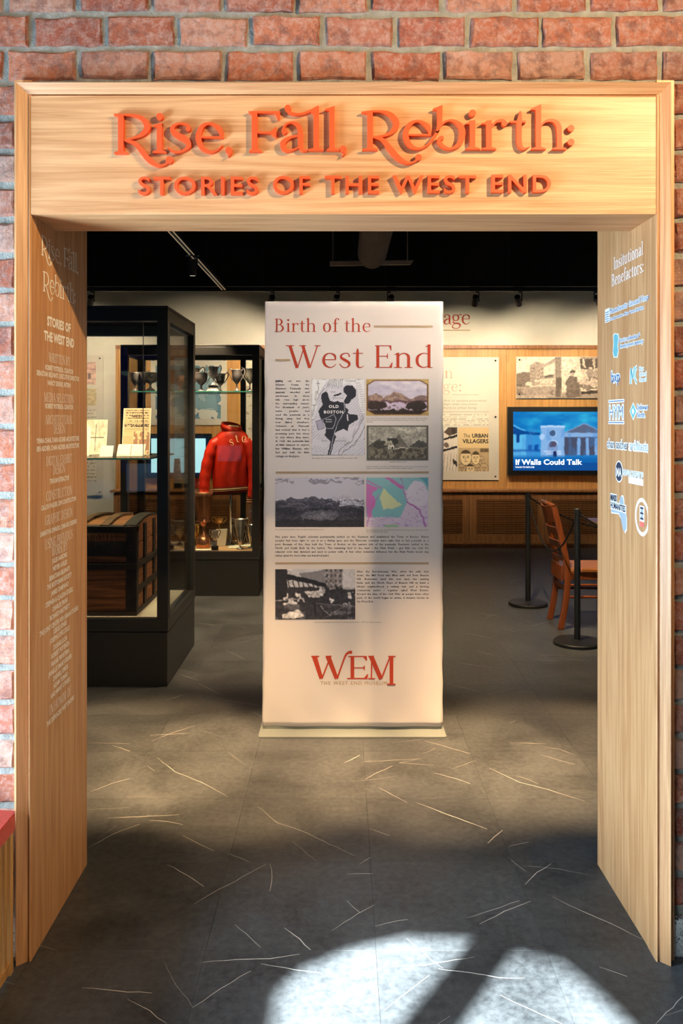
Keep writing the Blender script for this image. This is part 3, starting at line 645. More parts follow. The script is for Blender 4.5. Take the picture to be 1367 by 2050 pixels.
# ---- walls and ceilings of lobby and gallery
struct(MB().box(-3.1, 3.3, -1.75, 2.5, 3.5, 3.6).build('ceiling_lobby', M_PLASTER))
struct(MB().box(-4.5, 4.5, 2.97, 11.0, 4.0, 4.1).build('ceiling', M_BLACKW))
struct(MB().box(3.2, 3.3, -1.75, 2.5, 0, 3.5).build('wall_right', M_PLASTER))
wl = MB(); wl.box(-3.2, -3.1, -1.75, -.3, 0, 3.5).box(-3.1, -2.3, -.4, -.3, 0, 3.5).box(-2.3, -2.2, -.4, 1.0, 0, 3.5).box(-2.3, -2.2, 2.1, 2.5, 0, 3.5).box(-2.3, -2.2, 1.0, 2.1, 0, .45).box(-2.3, -2.2, 1.0, 2.1, 2.25, 3.5)
struct(wl.build('wall_left', M_PLASTER))
wf = struct(MB().box(-2.28, -2.23, 1.0, 2.1, .45, .52).box(-2.28, -2.23, 1.0, 2.1, 2.18, 2.25).box(-2.28, -2.23, 1.0, 1.05, .52, 2.18).box(-2.28, -2.23, 2.05, 2.1, .52, 2.18)
            .box(-2.28, -2.23, 1.53, 1.57, .52, 2.18).build('window_1', M_BLACK))
MB().box(-2.258, -2.252, 1.05, 1.53, .52, 2.18).build('pane', M_GLASS, wf)
MB().box(-2.258, -2.252, 1.57, 2.05, .52, 2.18).build('pane', M_GLASS, wf)
# wall behind the viewer, its unseen opening shaped to throw the floor's sun patches
wb = MB(); YB = -1.6
patch_top = [(-2.80, 2.99), (-2.806, 3.05), (-2.73, 3.115), (-2.595, 3.16), (-2.34, 3.15), (-2.2, 3.10), (-2.07, 3.07), (-1.86, 2.935), (-1.71, 2.82), (-1.65, 2.74)]
wb.box(-3.1, -2.806, YB - .1, YB, 0, 3.5).box(-1.65, 3.3, YB - .1, YB, 0, 3.5).box(-2.806, -1.65, YB - .1, YB, 3.3, 3.5).box(-2.806, -1.65, YB - .1, YB, 0, .9)
for (xa, za), (xb, zb) in zip(patch_top[1:-1], patch_top[2:]):
    wb.hexa([(xa, YB - .1, za), (xb, YB - .1, zb), (xb, YB, zb), (xa, YB, za)], [(xa, YB - .1, 3.3), (xb, YB - .1, 3.3), (xb, YB, 3.3), (xa, YB, 3.3)])
for (xa, za), (xb, zb) in (((-2.806, 3.0), (-2.645, 2.81)), ((-2.645, 2.81), (-2.5, 2.62))):
    wb.hexa([(xa, YB - .1, .9), (xb, YB - .1, .9), (xb, YB, .9), (xa, YB, .9)], [(xa, YB - .1, za), (xb, YB - .1, zb), (xb, YB, zb), (xa, YB, za)])
struct(wb.build('wall_behind', M_PLASTER))
wf = struct(MB().box(-2.34, -2.2, YB - .06, YB - .02, .9, 3.14).build('window_2', M_BLACK))
MB().box(-2.5, -2.34, YB - .043, YB - .038, .9, 2.75).build('pane', M_GLASS, wf)
# gallery walls
struct(MB().box(-4.5, -4.4, 2.97, 11.0, 0, 4.0).build('wall_gallery_left', M_WHITEW))
struct(MB().box(4.4, 4.5, 2.97, 11.0, 0, 4.0).build('wall_gallery_right', M_WHITEW))
struct(MB().box(-4.4, -0.955, 2.97, 2.995, 0, 4.0).box(0.955, 4.4, 2.97, 2.995, 0, 4.0).box(-0.955, 0.955, 2.97, 2.995, 2.56, 4.0).build('wall_gallery_entrance', M_BLACKW))
YW = 10.70
wback = struct(MB().box(-4.4, 4.4, YW, YW + .1, 0, 3.2).build('wall_back', M_WHITEW))
struct(MB().box(-4.4, 4.4, YW - .01, YW + .1, 3.2, 4.0).build('wall_back_upper', M_BLACKW))
seams = [-2.81, -2.11, -0.72, 0.67, 2.06, 3.45, 4.4]
for a, b in zip(seams[:-1], seams[1:]):
    MB().box(a + .002, b - .002, YW - .04, YW, .70, 2.47).build('panel', M_PANV, wback)
MB().box(-2.84, 4.4, YW - .065, YW, 2.47, 2.515).build('panel_cap', M_PANH, wback, bevel=.004)
MB().box(-2.84, -2.81, YW - .055, YW, 0, 2.47).build('panel_edge', M_PANV, wback)

# ---- brick wall
wall = MB(); XL, XR, ZT = -0.9395, 0.9465, 2.544
BL, BR, BT = -0.956, 0.968, 2.560
wall.box(-4.4, BL - .0, 2.502, 2.97, 0, 4.0).box(BR, 4.4, 2.502, 2.97, 0, 4.0).box(BL, BR, 2.502, 2.97, BT, 4.0)
wallf = struct(wall.build('wall_front', M_MORTAR))
def brick_mesh(seed):
    """rough hand-made brick: ragged outline on the face, rounded arrises"""
    r = random.Random(seed); per = []
    for k in range(7): per.append((-.1 + .2 * k / 6, -.0435))
    for k in range(1, 3): per.append((.1, -.0435 + .087 * k / 3))
    for k in range(7): per.append((.1 - .2 * k / 6, .0435))
    for k in range(1, 3): per.append((-.1, .0435 - .087 * k / 3))
    n = len(per); vs = []; fs = []
    j = [(x + r.uniform(-.0035, .0025) * (1 if x > 0 else -1), z + r.uniform(-.0045, .002) * (1 if z > 0 else -1)) for x, z in per]
    for (x, z) in j: vs.append((x, .02, z))
    for i, (x, z) in enumerate(j): vs.append((x * (1 - .003), -.016 + r.uniform(-.003, .003), z))
    for i, (x, z) in enumerate(j): k = r.uniform(.0045, .009); vs.append((x - math.copysign(k, x), -.0245 + r.uniform(-.002, .0035), z - math.copysign(k, z)))
    for l in (0, 1):
        for i in range(n): fs.append((l * n + i, l * n + (i + 1) % n, (l + 1) * n + (i + 1) % n, (l + 1) * n + i))
    top = list(range(2 * n, 3 * n))
    for k in range(6): fs.append((top[k], top[k + 1], top[14 - k], top[15 - k]))
    fs.append((top[6], top[7], top[8], top[9])); fs.append((top[15], top[16], top[17], top[0]))
    me = bpy.data.meshes.new('brick'); me.from_pydata(vs, [], fs); me.update()
    bm = bmesh.new(); bm.from_mesh(me); bmesh.ops.recalc_face_normals(bm, faces=bm.faces); bm.to_mesh(me); bm.free()
    me.materials.append(M_BRICK); return me
bricks = [brick_mesh(k) for k in range(14)]
RP, CP = 0.1012, 0.2139
rest = MB(); nb = 0
for row in range(-25, 9):
    zc = 2.614 + RP * row
    if zc < .15 or zc > 3.45: continue
    off = -.776 if row % 2 == 0 else -.699 + (0.0 if row % 4 == 1 else 0.03)
    for k in range(-18, 20):
        x0, x1 = off + CP * k + .007, off + CP * (k + 1) - .007
        if x1 < -3.0 or x0 > 3.2: continue
        segs = [(x0, x1)]
        if zc - .04 < BT:
            segs = []
            if x0 < BL - .09: segs.append((x0, BL + rng.uniform(-.006, .002) if x1 > BL - .104 else x1))
            if x1 > BR + .09: segs.append((BR + rng.uniform(-.002, .006) if x0 < BR + .104 else x0, x1))
        for a, b in segs:
            if b - a < .02: continue
            if -1.62 < (a + b) / 2 < 1.62 and zc < 2.95:
                o = bpy.data.objects.new('brick', rng.choice(bricks)); COL.objects.link(o); o.parent = wallf
                o.location = ((a + b) / 2, 2.516 + rng.uniform(-.004, .003), zc + rng.uniform(-.002, .002))
                o.scale = ((b - a) / .2 * rng.uniform(.985, 1.005), 1, rng.uniform(.96, 1.03)); o.rotation_euler = (0, rng.uniform(-.008, .008), rng.uniform(-.01, .01)); nb += 1
            else:
                rest.box(a, b, 2.491, 2.53, zc - .043, zc + .043)
print('bricks', nb)
rest.build('brick_field', M_BRICK, wallf, kind='stuff')
struct(MB().box(-3.0, BL + .005, 2.482, 2.55, 0, .114).build('trim_1', M_GRANITE, bevel=.004))
struct(MB().box(BR - .005, 3.2, 2.482, 2.55, 0, .114).build('trim_2', M_GRANITE, bevel=.004))

# ---- oak doorway surround
portal = thing('oak_doorway', 'pale oak doorway surround with orange raised title on its header, set in the brick wall', 'doorway', (0, D0, 0))
prof = [(0.0, 2.53), (0.0, 2.444), (0.0015, 2.442), (0.027, 2.466), (0.027, 2.478), (0.0305, 2.478), (0.0305, 2.464), (0.033, 2.4615), (0.036, 2.466), (0.036, 2.53)]
def sweep(f0, f1):
    n = len(prof); mb = MB(); vs = [f0(*p) for p in prof] + [f1(*p) for p in prof]
    mb.add(vs, [(i, i + 1, n + i + 1, n + i) for i in range(n - 1)] + [(n - 1, 0, n, 2 * n - 1), tuple(range(n - 1, -1, -1)), tuple(range(n, 2 * n))]); return mb
def fixn(o):
    bm = bmesh.new(); bm.from_mesh(o.data); bmesh.ops.recalc_face_normals(bm, faces=bm.faces); bm.to_mesh(o.data); bm.free(); return o
fixn(sweep(lambda o, y: (XL + o, y, 0), lambda o, y: (XL + o, y, ZT - o)).build('casing', M_OAKV, portal))
fixn(sweep(lambda o, y: (XR - o, y, 0), lambda o, y: (XR - o, y, ZT - o)).build('casing', M_OAKV, portal))
fixn(sweep(lambda o, y: (XL + o, y, ZT - o), lambda o, y: (XR - o, y, ZT - o)).build('casing', M_OAKH, portal))
header = MB().box(-0.9035, 0.9105, 2.463, 2.684, 2.168, 2.51).build('header', M_OAKH, portal, bevel=.0015)
jl = MB().box(-0.953, -0.9025, 2.467, 3.004, 0, 2.56).build('jamb', M_OAKV, portal, bevel=.0015)
jr = MB().hexa([(0.9125, 2.467, 0), (0.965, 2.467, 0), (0.965, 3.004, 0), (0.9025, 3.004, 0)], [(0.9125, 2.467, 2.56), (0.965, 2.467, 2.56), (0.965, 3.004, 2.56), (0.9025, 3.004, 2.56)]).build('jamb', M_OAKV, portal, bevel=.0015)
fh = fr_front(2.463)
tf = lambda x, y: ((200 + x / 2.734 - CX) / F * D0, H - (190 + y / 2.734 - HY) / F * D0)
for ch, ox, prims in TITLE:
    mb = MB(); put_glyph(mb, prims, (lambda o: lambda x, y: tf(x + o, y))(ox), fh, 0.0, 0.015, .92, 7)
    fixn(mb.build('letter', M_ORANGE, header))
# second line: spaced sans capitals, each a solid letter
line2 = [('STORIES', 277, 519), ('OF', 545, 622), ('THE', 650, 760), ('WEST', 786, 952), ('END', 979, 1103)]
for word, p0, p1 in line2:
    s = 0.0495 / CAPH; tr = 0.09; w = sans_width(word, tr); sx = (p1 - p0) / F * D0 / w; x = 0
    yb = 391 - (p0 - 277) * 0.0055
    for c in word:
        vs, fs, adv = glyph(c, 0.010, 4)
        mb = MB(); n = len(vs)
        q = [(X_(p0, D0) + (x + v[0]) * sx, Z_(yb, D0) + v[1] * s) for v in vs]
        mb.add([fh(a, b, .016) for a, b in q] + [fh(a, b, 0) for a, b in q], [f for f in fs] + [tuple(n + i for i in f[::-1]) for f in fs])
        ec = {}
        for f in fs:
            for a, b in zip(f, f[1:] + f[:1]): ec[(a, b)] = 1
        for (a, b) in ec:
            if (b, a) not in ec: mb.f.append((b, a, n + a, n + b))
        mb.build('letter', M_ORANGE, header); x += adv + tr

# ---- white credits on the left jamb
JX = -0.9025; fL = fr_left(JX)
def yl(px): return F * JX / (px - CX)
cr = [('t', 'Rise, Fall,', 82, 156, 511, .061), ('t', 'Rebirth:', 85, 151, 577, .061),
 ('b', 'STORIES OF', 94, 141, 650, .027), ('b', 'THE WEST END', 88, 148, 680, .027), ('s', 'WRITTEN BY', 97, 140, 719.5, .028), ('n', 'ROBERT POTENZA, CURATOR', 90, 146, 740), ('n', 'SEBASTIAN BELFANTI, EXECUTIVE DIRECTOR', 73, 158, 753),
 ('n', 'NANCY DENNIS, INTERN', 95, 141, 769), ('s', 'MEDIA SELECTION', 88, 147, 797, .028), ('n', 'ROBERT POTENZA, CURATOR', 90, 146, 814), ('s', 'ARCHITECTURAL', 90, 145, 840, .028), ('s', 'DESIGN', 107, 130, 859, .028),
 ('n', 'YENNA CHAN, CHAN ASCHER ARCHITECTURE', 73, 158, 880), ('n', 'BEN ASCHER, CHAN ASCHER ARCHITECTURE', 73, 158, 895), ('s', 'DIGITAL EXHIBIT', 92, 144, 920, .028), ('s', 'DESIGN', 106, 130, 939, .028), ('n', 'TRIVIUM INTERACTIVE', 99, 138, 960),
 ('s', 'CONSTRUCTION', 92, 144, 987, .03), ('n', 'CALLON WALKER, CRW CONSTRUCTION', 82, 152, 1007), ('s', 'GRAPHIC DESIGN', 90, 145, 1033, .03), ('n', 'SAMANTHA DIMAURO, DIMAURO DESIGNS', 80, 153, 1056), ('s', 'USING PREVIOUS', 90, 145, 1079, .03), ('s', 'WORK BY', 103, 135, 1098, .03),
 ('n', 'JULES AARONS', 104, 134, 1116.5), ('n', 'MEYER AVILES', 105, 134, 1131.7), ('n', 'SEBASTIAN BELFANTI', 98, 139, 1147.8), ('n', 'THE BOSTONIAN SOCIETY', 94, 143, 1162.4), ('n', 'JAMES CAMPANO', 102, 137, 1178), ('n', 'STEPHEN & CLAUDIA EDGELL', 91, 146, 1194.6),
 ('n', 'CHARLES FRANI', 104, 135, 1210), ('n', 'RICHARD HARTNETT', 99, 139, 1224.8), ('n', 'THE JOINT CENTER FOR URBAN STUDIES', 79, 156, 1241.5), ('n', 'LESLIE JONES', 107, 133, 1254.6), ('n', 'JOSEPH LOPICCOLO', 100, 139, 1269.5), ('n', 'DUANE LUCIA', 107, 134, 1286),
 ('n', 'ROBERT POTENZA', 102, 138, 1300.5), ('n', 'FRANK PRIVETERA', 102, 138, 1316), ('n', 'JANELLE SMART-FISHER', 97, 143, 1331), ('n', 'DANIEL SPIESS', 106, 136, 1346), ('n', 'ADAM TOMASI', 107, 135, 1361), ('n', 'AND MANY OTHERS', 101, 140, 1376), ('s', 'IN HONOR OF', 99, 142, 1401, .03), ('n', 'THE DISPLACED WEST ENDERS', 93, 148, 1422)]
for it in cr:
    kd, tx, p0, p1, py = it[:5]; cap = it[5] if len(it) > 5 else .0142
    y0, y1 = yl(p0), yl(p1); yc = (y0 + y1) / 2; z = Z_(py, yc) - cap / 2; mb = MB()
    if kd == 't':
        lo, hi = (0, 10) if tx.startswith('Rise') else (10, 18)
        xs = [(q[0] + ox) for ch, ox, pr in TITLE[lo:hi] for k, p in pr for q in p]; a, b = min(xs), max(xs); sc = (y1 - y0) / (b - a); ks = cap / 216.0
        for ch, ox, pr in TITLE[lo:hi]:
            put_glyph(mb, pr, (lambda o: lambda x, y: (y0 + (x + o - a) * sc, z + (318 - y if lo == 0 else 304 - y) * ks))(ox), fL, .0006, .0006, .75, 4)
    elif kd == 's': serif_line(mb, fL, tx, y0, z, cap, width=y1 - y0, d=.0006, wscale=1.15)
    else: sans(mb, fL, tx, y0, z, cap, width=y1 - y0, d=.0006, bold=.04 if kd == 'b' else .03)
    mb.build('credit_line' if kd != 't' else 'title_line', M_WHITE, jl)

# ---- sponsors on the right jamb
fR0 = lambda u, v, d=0.0: (0.9125 - (-u - 2.467) / 0.537 * 0.010 - d, -u, v)
def yr(px):                                       # pixel column -> depth on the right jamb
    return F * 0.908 / (px - CX)
def ur(px): return -yr(px)
def zr(px, py): return Z_(py, yr(px))
def vinyl(name, mat, fn):
    mb = MB(); fn(mb); return mb.build(name, mat, jr)
vinyl('heading', M_WHITE, lambda mb: serif_line(mb, fR0, 'Insitutional', ur(1230), 2.073, .040, width=ur(1286) - ur(1230), d=.0006, wscale=1.15))
vinyl('heading', M_WHITE, lambda mb: (serif_line(mb, fR0, 'Benefactors:', ur(1226), 2.020, .040, width=ur(1287) - ur(1226), d=.0006, wscale=1.15)))
def plate(mb, p0, p1, z0, z1, d=.0005):
    mb.face([(ur(p0), z0), (ur(p1), z0), (ur(p1), z1), (ur(p0), z1)], fR0, d)
def bolden(mb, tx, p0, p1, z, cap, bold, d): sans(mb, fR0, tx, ur(p0), z, cap, width=ur(p1) - ur(p0), d=d, bold=bold)
def logo(parts):
    pl = MB()
    for f in parts['back']: f(pl)
    o = pl.build('sponsor_sticker', M_WHITE, jr)
    for mat, fs in parts['ink']:
        mb = MB()
        for f in fs: f(mb)
        mb.build('sponsor_print', mat, jr)
logo(dict(back=[lambda mb: bolden(mb, 'Massachusetts General Hospital', 1222, 1305, 1.931, .017, .09, .0005), lambda mb: bolden(mb, 'Founding member, Mass General Brigham', 1222, 1287, 1.908, .010, .12, .0005), lambda mb: plate(mb, 1213.5, 1222, 1.905, 1.952)],
          ink=[(M_BLUE, [lambda mb: bolden(mb, 'Massachusetts General Hospital', 1222, 1305, 1.931, .017, 0.0, .001), lambda mb: bolden(mb, 'Founding member, Mass General Brigham', 1222, 1287, 1.908, .010, 0, .001),
                         lambda mb: [plate(mb, 1214.5, 1221, 1.908 + k * .0075, 1.911 + k * .0075, .001) for k in range(5)]])]))
tw = [(1229, 1.80), (1231, 1.783), (1236, 1.780), (1238.5, 1.80), (1237.5, 1.815), (1239, 1.84), (1238, 1.852), (1232, 1.858), (1229.5, 1.85), (1230.5, 1.825)]
logo(dict(back=[lambda mb: mb.face([(ur(p - 1 if p < 1234 else p + 1), z + (.003 if z > 1.82 else -.003)) for p, z in tw], fR0, .0005), lambda mb: bolden(mb, 'boston planning &', 1241, 1280, 1.826, .0125, .12, .0005), lambda mb: bolden(mb, 'development agency', 1241, 1286, 1.806, .0125, .12, .0005)],
          ink=[(M_TEAL, [lambda mb: mb.face([(ur(p), z) for p, z in tw], fR0, .001)]), (M_BLUE, [lambda mb: bolden(mb, 'boston planning &', 1241, 1280, 1.826, .0125, 0, .001), lambda mb: bolden(mb, 'development agency', 1241, 1286, 1.806, .0125, 0, .001)])]))
logo(dict(back=[lambda mb: bolden(mb, 'bxp', 1225, 1242, 1.698, .036, .09, .0005)], ink=[(M_BLUE, [lambda mb: bolden(mb, 'bxp', 1225, 1242, 1.698, .036, .01, .001)])]))
def mcc(mb, d, w):
    for a, b in (((1262, 1.685), (1263, 1.735)), ((1263, 1.735), (1266.5, 1.70)), ((1266.5, 1.70), (1270, 1.738))):
        dx = .004 * w; mb.face([(ur(a[0]) - dx, a[1]), (ur(a[0]) + dx, a[1]), (ur(b[0]) + dx, b[1]), (ur(b[0]) - dx, b[1])], fR0, d)
    put_glyph(mb, [S((.6, .95, .12 * w), (.25, .8, .14 * w), (.1, .5, .16 * w), (.25, .2, .14 * w), (.6, .05, .12 * w))], lambda x, y: (ur(1269.5) + x * (ur(1277) - ur(1269.5)), 1.685 + y * .053), fR0, d, d)
logo(dict(back=[lambda mb: mcc(mb, .0005, 2.6), lambda mb: [bolden(mb, t, 1278, p, z, .011, .14, .0005) for t, p, z in (('Mass', 1287, 1.723), ('Cultural', 1292, 1.706), ('Council', 1292, 1.689))]],
          ink=[(M_TEAL, [lambda mb: mcc(mb, .001, 1.0)]), (M_GREYV, [lambda mb: [bolden(mb, t, 1278, p, z, .011, .0, .001) for t, p, z in (('Mass', 1287, 1.723), ('Cultural', 1292, 1.706), ('Council', 1292, 1.689))]])]))
logo(dict(back=[lambda mb: [plate(mb, 1220, 1250, z, z + .011) for z in (1.558, 1.629)], lambda mb: bolden(mb, 'HYM', 1221, 1249, 1.577, .042, .09, .0005)],
          ink=[(M_BLUE, [lambda mb: [plate(mb, 1221, 1249, z + .004, z + .007, .001) for z in (1.558, 1.629)], lambda mb: bolden(mb, 'HYM', 1221, 1249, 1.577, .042, -.015, .001)])]))
def dia(mb, d, k): mb.face([(ur(1267) - .032 * k, 1.599), (ur(1267), 1.599 - .029 * k), (ur(1267) + .032 * k, 1.599), (ur(1267), 1.599 + .029 * k)], fR0, d)
logo(dict(back=[lambda mb: dia(mb, .0005, 1.0), lambda mb: [bolden(mb, t, 1274, p, z, .0165, .12, .0005) for t, p, z in (('Delaware', 1297, 1.603), ('North.', 1290, 1.580))], lambda mb: dia(mb, .0013, .38)],
          ink=[(M_TEAL, [lambda mb: dia(mb, .001, .82)]), (M_BLUE, [lambda mb: [bolden(mb, t, 1274, p, z, .0165, 0, .001) for t, p, z in (('Delaware', 1297, 1.603), ('North.', 1290, 1.580))]])]))
logo(dict(back=[lambda mb: bolden(mb, 'chan ascher architecture', 1217, 1305, 1.478, .028, .10, .0005)], ink=[(M_NAVY, [lambda mb: bolden(mb, 'chan ascher', 1217, 1258, 1.478, .028, 0, .001)]), (M_GREYV, [lambda mb: bolden(mb, 'architecture', 1261, 1305, 1.478, .028, 0, .001)])]))
def disc(mb, px, z, r, d): mb.face([(ur(px) + a, z + b) for a, b in circ(0, 0, r, 28)], fR0, d)
logo(dict(back=[lambda mb: disc(mb, 1240, 1.403, .036, .0005), lambda mb: bolden(mb, 'MASSACHUSETTS', 1247.5, 1286, 1.395, .0165, .1, .0005), lambda mb: plate(mb, 1258, 1286, 1.372, 1.392), lambda mb: bolden(mb, 'MA', 1235, 1245, 1.388, .026, .03, .0015)],
          ink=[(M_NAVY, [lambda mb: disc(mb, 1240, 1.403, .0315, .001)]), (M_GREYV, [lambda mb: bolden(mb, 'MASSACHUSETTS', 1247.5, 1286, 1.395, .0165, 0, .001)])]))
st = [(1226, 1.285), (1240, 1.292), (1243, 1.322), (1247, 1.325), (1249, 1.308), (1249, 1.29), (1254, 1.265), (1254, 1.225), (1251, 1.212), (1247, 1.222), (1244, 1.25), (1240, 1.267), (1226, 1.262)]
logo(dict(back=[lambda mb: mb.face([(ur(p + (1 if p > 1240 else -1)), z + (.004 if z > 1.27 else -.004)) for p, z in st], fR0, .0004), lambda mb: plate(mb, 1223.5, 1236, 1.296, 1.326), lambda mb: plate(mb, 1223.5, 1254, 1.272, 1.3)],
          ink=[(M_GREYV, [lambda mb: mb.face([(ur(p), z) for p, z in st], fR0, .001)]), (M_WHITE, [lambda mb: plate(mb, 1224, 1254, 1.273, 1.299, .0014)]), (M_NAVY, [lambda mb: bolden(mb, 'MASS', 1224.5, 1236, 1.303, .019, .03, .002), lambda mb: bolden(mb, 'HUMANITIES', 1224.5, 1253, 1.277, .019, .03, .002)])]))
def annulus(mb, px, z, r0, r1, d):
    a, b = circ(0, 0, r0, 36), circ(0, 0, r1, 36)
    for k in range(36):
        q = [a[k], b[k], b[(k + 1) % 36], a[(k + 1) % 36]]; mb.face([(ur(px) + x, z + y) for x, y in q], fR0, d)
SZ = 1.277
logo(dict(back=[lambda mb: annulus(mb, 1283.6, SZ, .046, .058, .0005), lambda mb: plate(mb, 1279, 1288, SZ - .03, SZ + .034)],
          ink=[(M_NAVY, [lambda mb: [plate(mb, 1280.5, 1286.5, SZ + z, SZ + z + .006, .001) for z in (-.008, .008, .024)]]), (M_GREYV, [lambda mb: [plate(mb, 1281.5, 1285.5, SZ + z, SZ + z + .009, .001) for z in (-.002, .014)]]), (M_CORAL, [lambda mb: plate(mb, 1279.5, 1288, SZ - .03, SZ - .014, .001)])]))

# ================================================================== BANNER
YBN = 4.30
def bu(px): return X_(px, YBN)
def bz(py): return Z_(py, YBN)
ban = thing('fabric_banner', 'tall white fabric banner on a flat base, headed Birth of the West End', 'banner', (0.055, YBN + .02, 0))
# sleeve: rounded box with slight ripples near the bottom
nx, nz = 40, 90; x0, x1, xt0, xt1 = bu(524.5), bu(886.5), bu(530), bu(888); z0, z1 = .022, bz(603)
vs, fs = [], []; cx_n = 8; tk = .034
def sec(t):                                       # outline of the sleeve at height t, going round
    a, b = x0 + (xt0 - x0) * t, x1 + (xt1 - x1) * t
    wob = .0022 * math.sin(t * 31) * (1 if t > .5 else .5) + .0016 * math.sin(t * 77)
    b += wob * (.8 if t < .97 else 0); a -= wob * .35
    r = tk / 2; pts = []
    for k in range(nx + 1): pts.append((a + r + (b - a - 2 * r) * k / nx, 0))
    for k in range(1, 6): th = -math.pi / 2 + math.pi * k / 6; pts.append((b - r + r * math.cos(th), r + r * math.sin(th)))
    pts.append((b - r, tk)); pts.append((a + r, tk))
    for k in range(1, 6): th = math.pi / 2 + math.pi * k / 6; pts.append((a + r + r * math.cos(th), r + r * math.sin(th)))
    return pts
m = None
zs = [z0 + (z1 - z0) * k / nz for k in range(nz + 1)]
for k, z in enumerate(zs):
    t = k / nz; p = sec(t); m = len(p)
    for i, (x, y) in enumerate(p):
        dy = 0.0
        if i <= nx:
            u = i / nx
            if z < .30:
                q = (1 - z / .30) ** 1.6
                dy += q * .0045 * (math.sin(u * 9 + z * 60) * math.sin(z * 75 + u * 5)) + q * .003 * math.sin(u * 23 + z * 20)
        ch = 0 if t < .995 else .008
        vs.append((x, YBN + y + dy + (ch if y < tk / 2 else -ch), z))
for k in range(nz):
    for i in range(m): fs.append((k * m + i, k * m + (i + 1) % m, (k + 1) * m + (i + 1) % m, (k + 1) * m + i))
fs.append(tuple(nz * m + i for i in range(m))); fs.append(tuple(range(m - 1, -1, -1)))
sleeve = MB().add(vs, fs).build('sleeve', M_BANNER, ban, smooth=True)
MB().box(bu(527), bu(884), YBN + .006, YBN + .028, .006, .03).build('frame_foot', M_BASEP, ban)
bs = [(-0.416, 4.205), (-0.405, 4.196), (0.505, 4.196), (0.516, 4.205), (0.516, 4.46), (0.505, 4.47), (-0.405, 4.47), (-0.416, 4.46)]
n = len(bs)
MB().add([(x, y, 0.001) for x, y in bs] + [(x, y, .007) for x, y in bs], [tuple(range(n - 1, -1, -1)), tuple(range(n, 2 * n))] + [(i, (i + 1) % n, n + (i + 1) % n, n + i) for i in range(n)]).build('base_plate', M_BASEP, ban)
fB = fr_front(YBN); PD = .0012
def serif_words(fr, text, u0, u1, v, cap, d, mat, par):
    k = (u1 - u0) / serif_width(text); x = u0
    for w in text.split(' '):
        for c in w: mb = MB(); serif_line(mb, fr, c, x, v, cap, width=GL[c][0] * k, d=d, n=6); mb.build('heading_letter', mat, par); x += GL[c][0] * k
        x += GL[' '][0] * k
serif_words(fB, 'Birth of the', bu(549), bu(743), bz(664.5), (664.5 - 638) / F * YBN, PD, M_RED, sleeve)
serif_words(fB, 'West End', bu(574), bu(869), bz(736.5), (736.5 - 691.5) / F * YBN, PD, M_RED, sleeve)
def rule(p0, p1, py):
    mb = MB()
    for a, h in ((py, 1.9), (py + 3.2, .8)): mb.face([(bu(p0), bz(a + h)), (bu(p1), bz(a + h)), (bu(p1), bz(a)), (bu(p0), bz(a))], fB, PD)
    mb.build('gold_rule', M_GOLD, sleeve)
rule(748, 866, 652); rule(551, 581, 719); rule(552, 858, 944); rule(551, 858, 1126)
px1 = YBN / F
T1 = ['Jutting out into the', 'Atlantic Ocean, the', 'Shawmut Peninsula was', 'sparsely wooded and', 'windswept; its three', 'hills rose high above', 'the surrounding waters.', 'For thousands of years,', 'native peoples had', 'used the peninsula as a', 'fishing camp, but they', 'now fished elsewhere.', 'Colonists at Plymouth', 'had noticed that it had a', 'promising port, but chose', 'to stay where they were.', 'In 1625, the peninsula was', 'of little interest to anyone', 'but William Blaxton, who', 'had just built his little', 'cottage on its slopes.']
mb = MB(); justify(mb, fB, T1, bu(551.5), bu(619), bz(764.5), 7.52 * px1, 3.9 * px1, PD, bold=.012); mb.build('paragraph', M_INK, sleeve)
T2 = ['Five years later, English colonists permanently settled on the Shawmut and established the Town of Boston. Native', 'peoples had been right to use it as a fishing spot, and the Plymouth colonists were right that it had potential as a', 'port. Because of this, they built the Town of Boston on the eastern side of the peninsula. Residents settled in the', 'North and South Ends by the harbor. The remaining land to the west - the New Fields - got little use until the', 'adjacent cove was dammed and used to power mills. A few other industries followed, but the New Fields would stay', 'rather quiet for more than one hundred years.']
mb = MB(); justify(mb, fB, T2, bu(551), bu(858), bz(1076.4), 7.5 * px1, 3.9 * px1, PD, bold=.012); mb.build('paragraph', M_INK, sleeve)
T3 = ['After the Revolutionary War, when the mills shut', 'down, the Mill Pond was filled with soil from Beacon', 'Hill. Bostonians used this new land, the existing', 'fields, and the North Slope of Beacon Hill to build a', 'vibrant neighborhood, a railway hub, and a thriving', 'commercial sector - together called West Boston.', 'Around the time of the Civil War, as people from other', 'parts of the world began to arrive, it became known as', 'the West End.']
mb = MB(); justify(mb, fB, T3, bu(714), bu(858), bz(1146), 7.5 * px1, 3.9 * px1, PD, bold=.012); mb.build('paragraph', M_INK, sleeve)
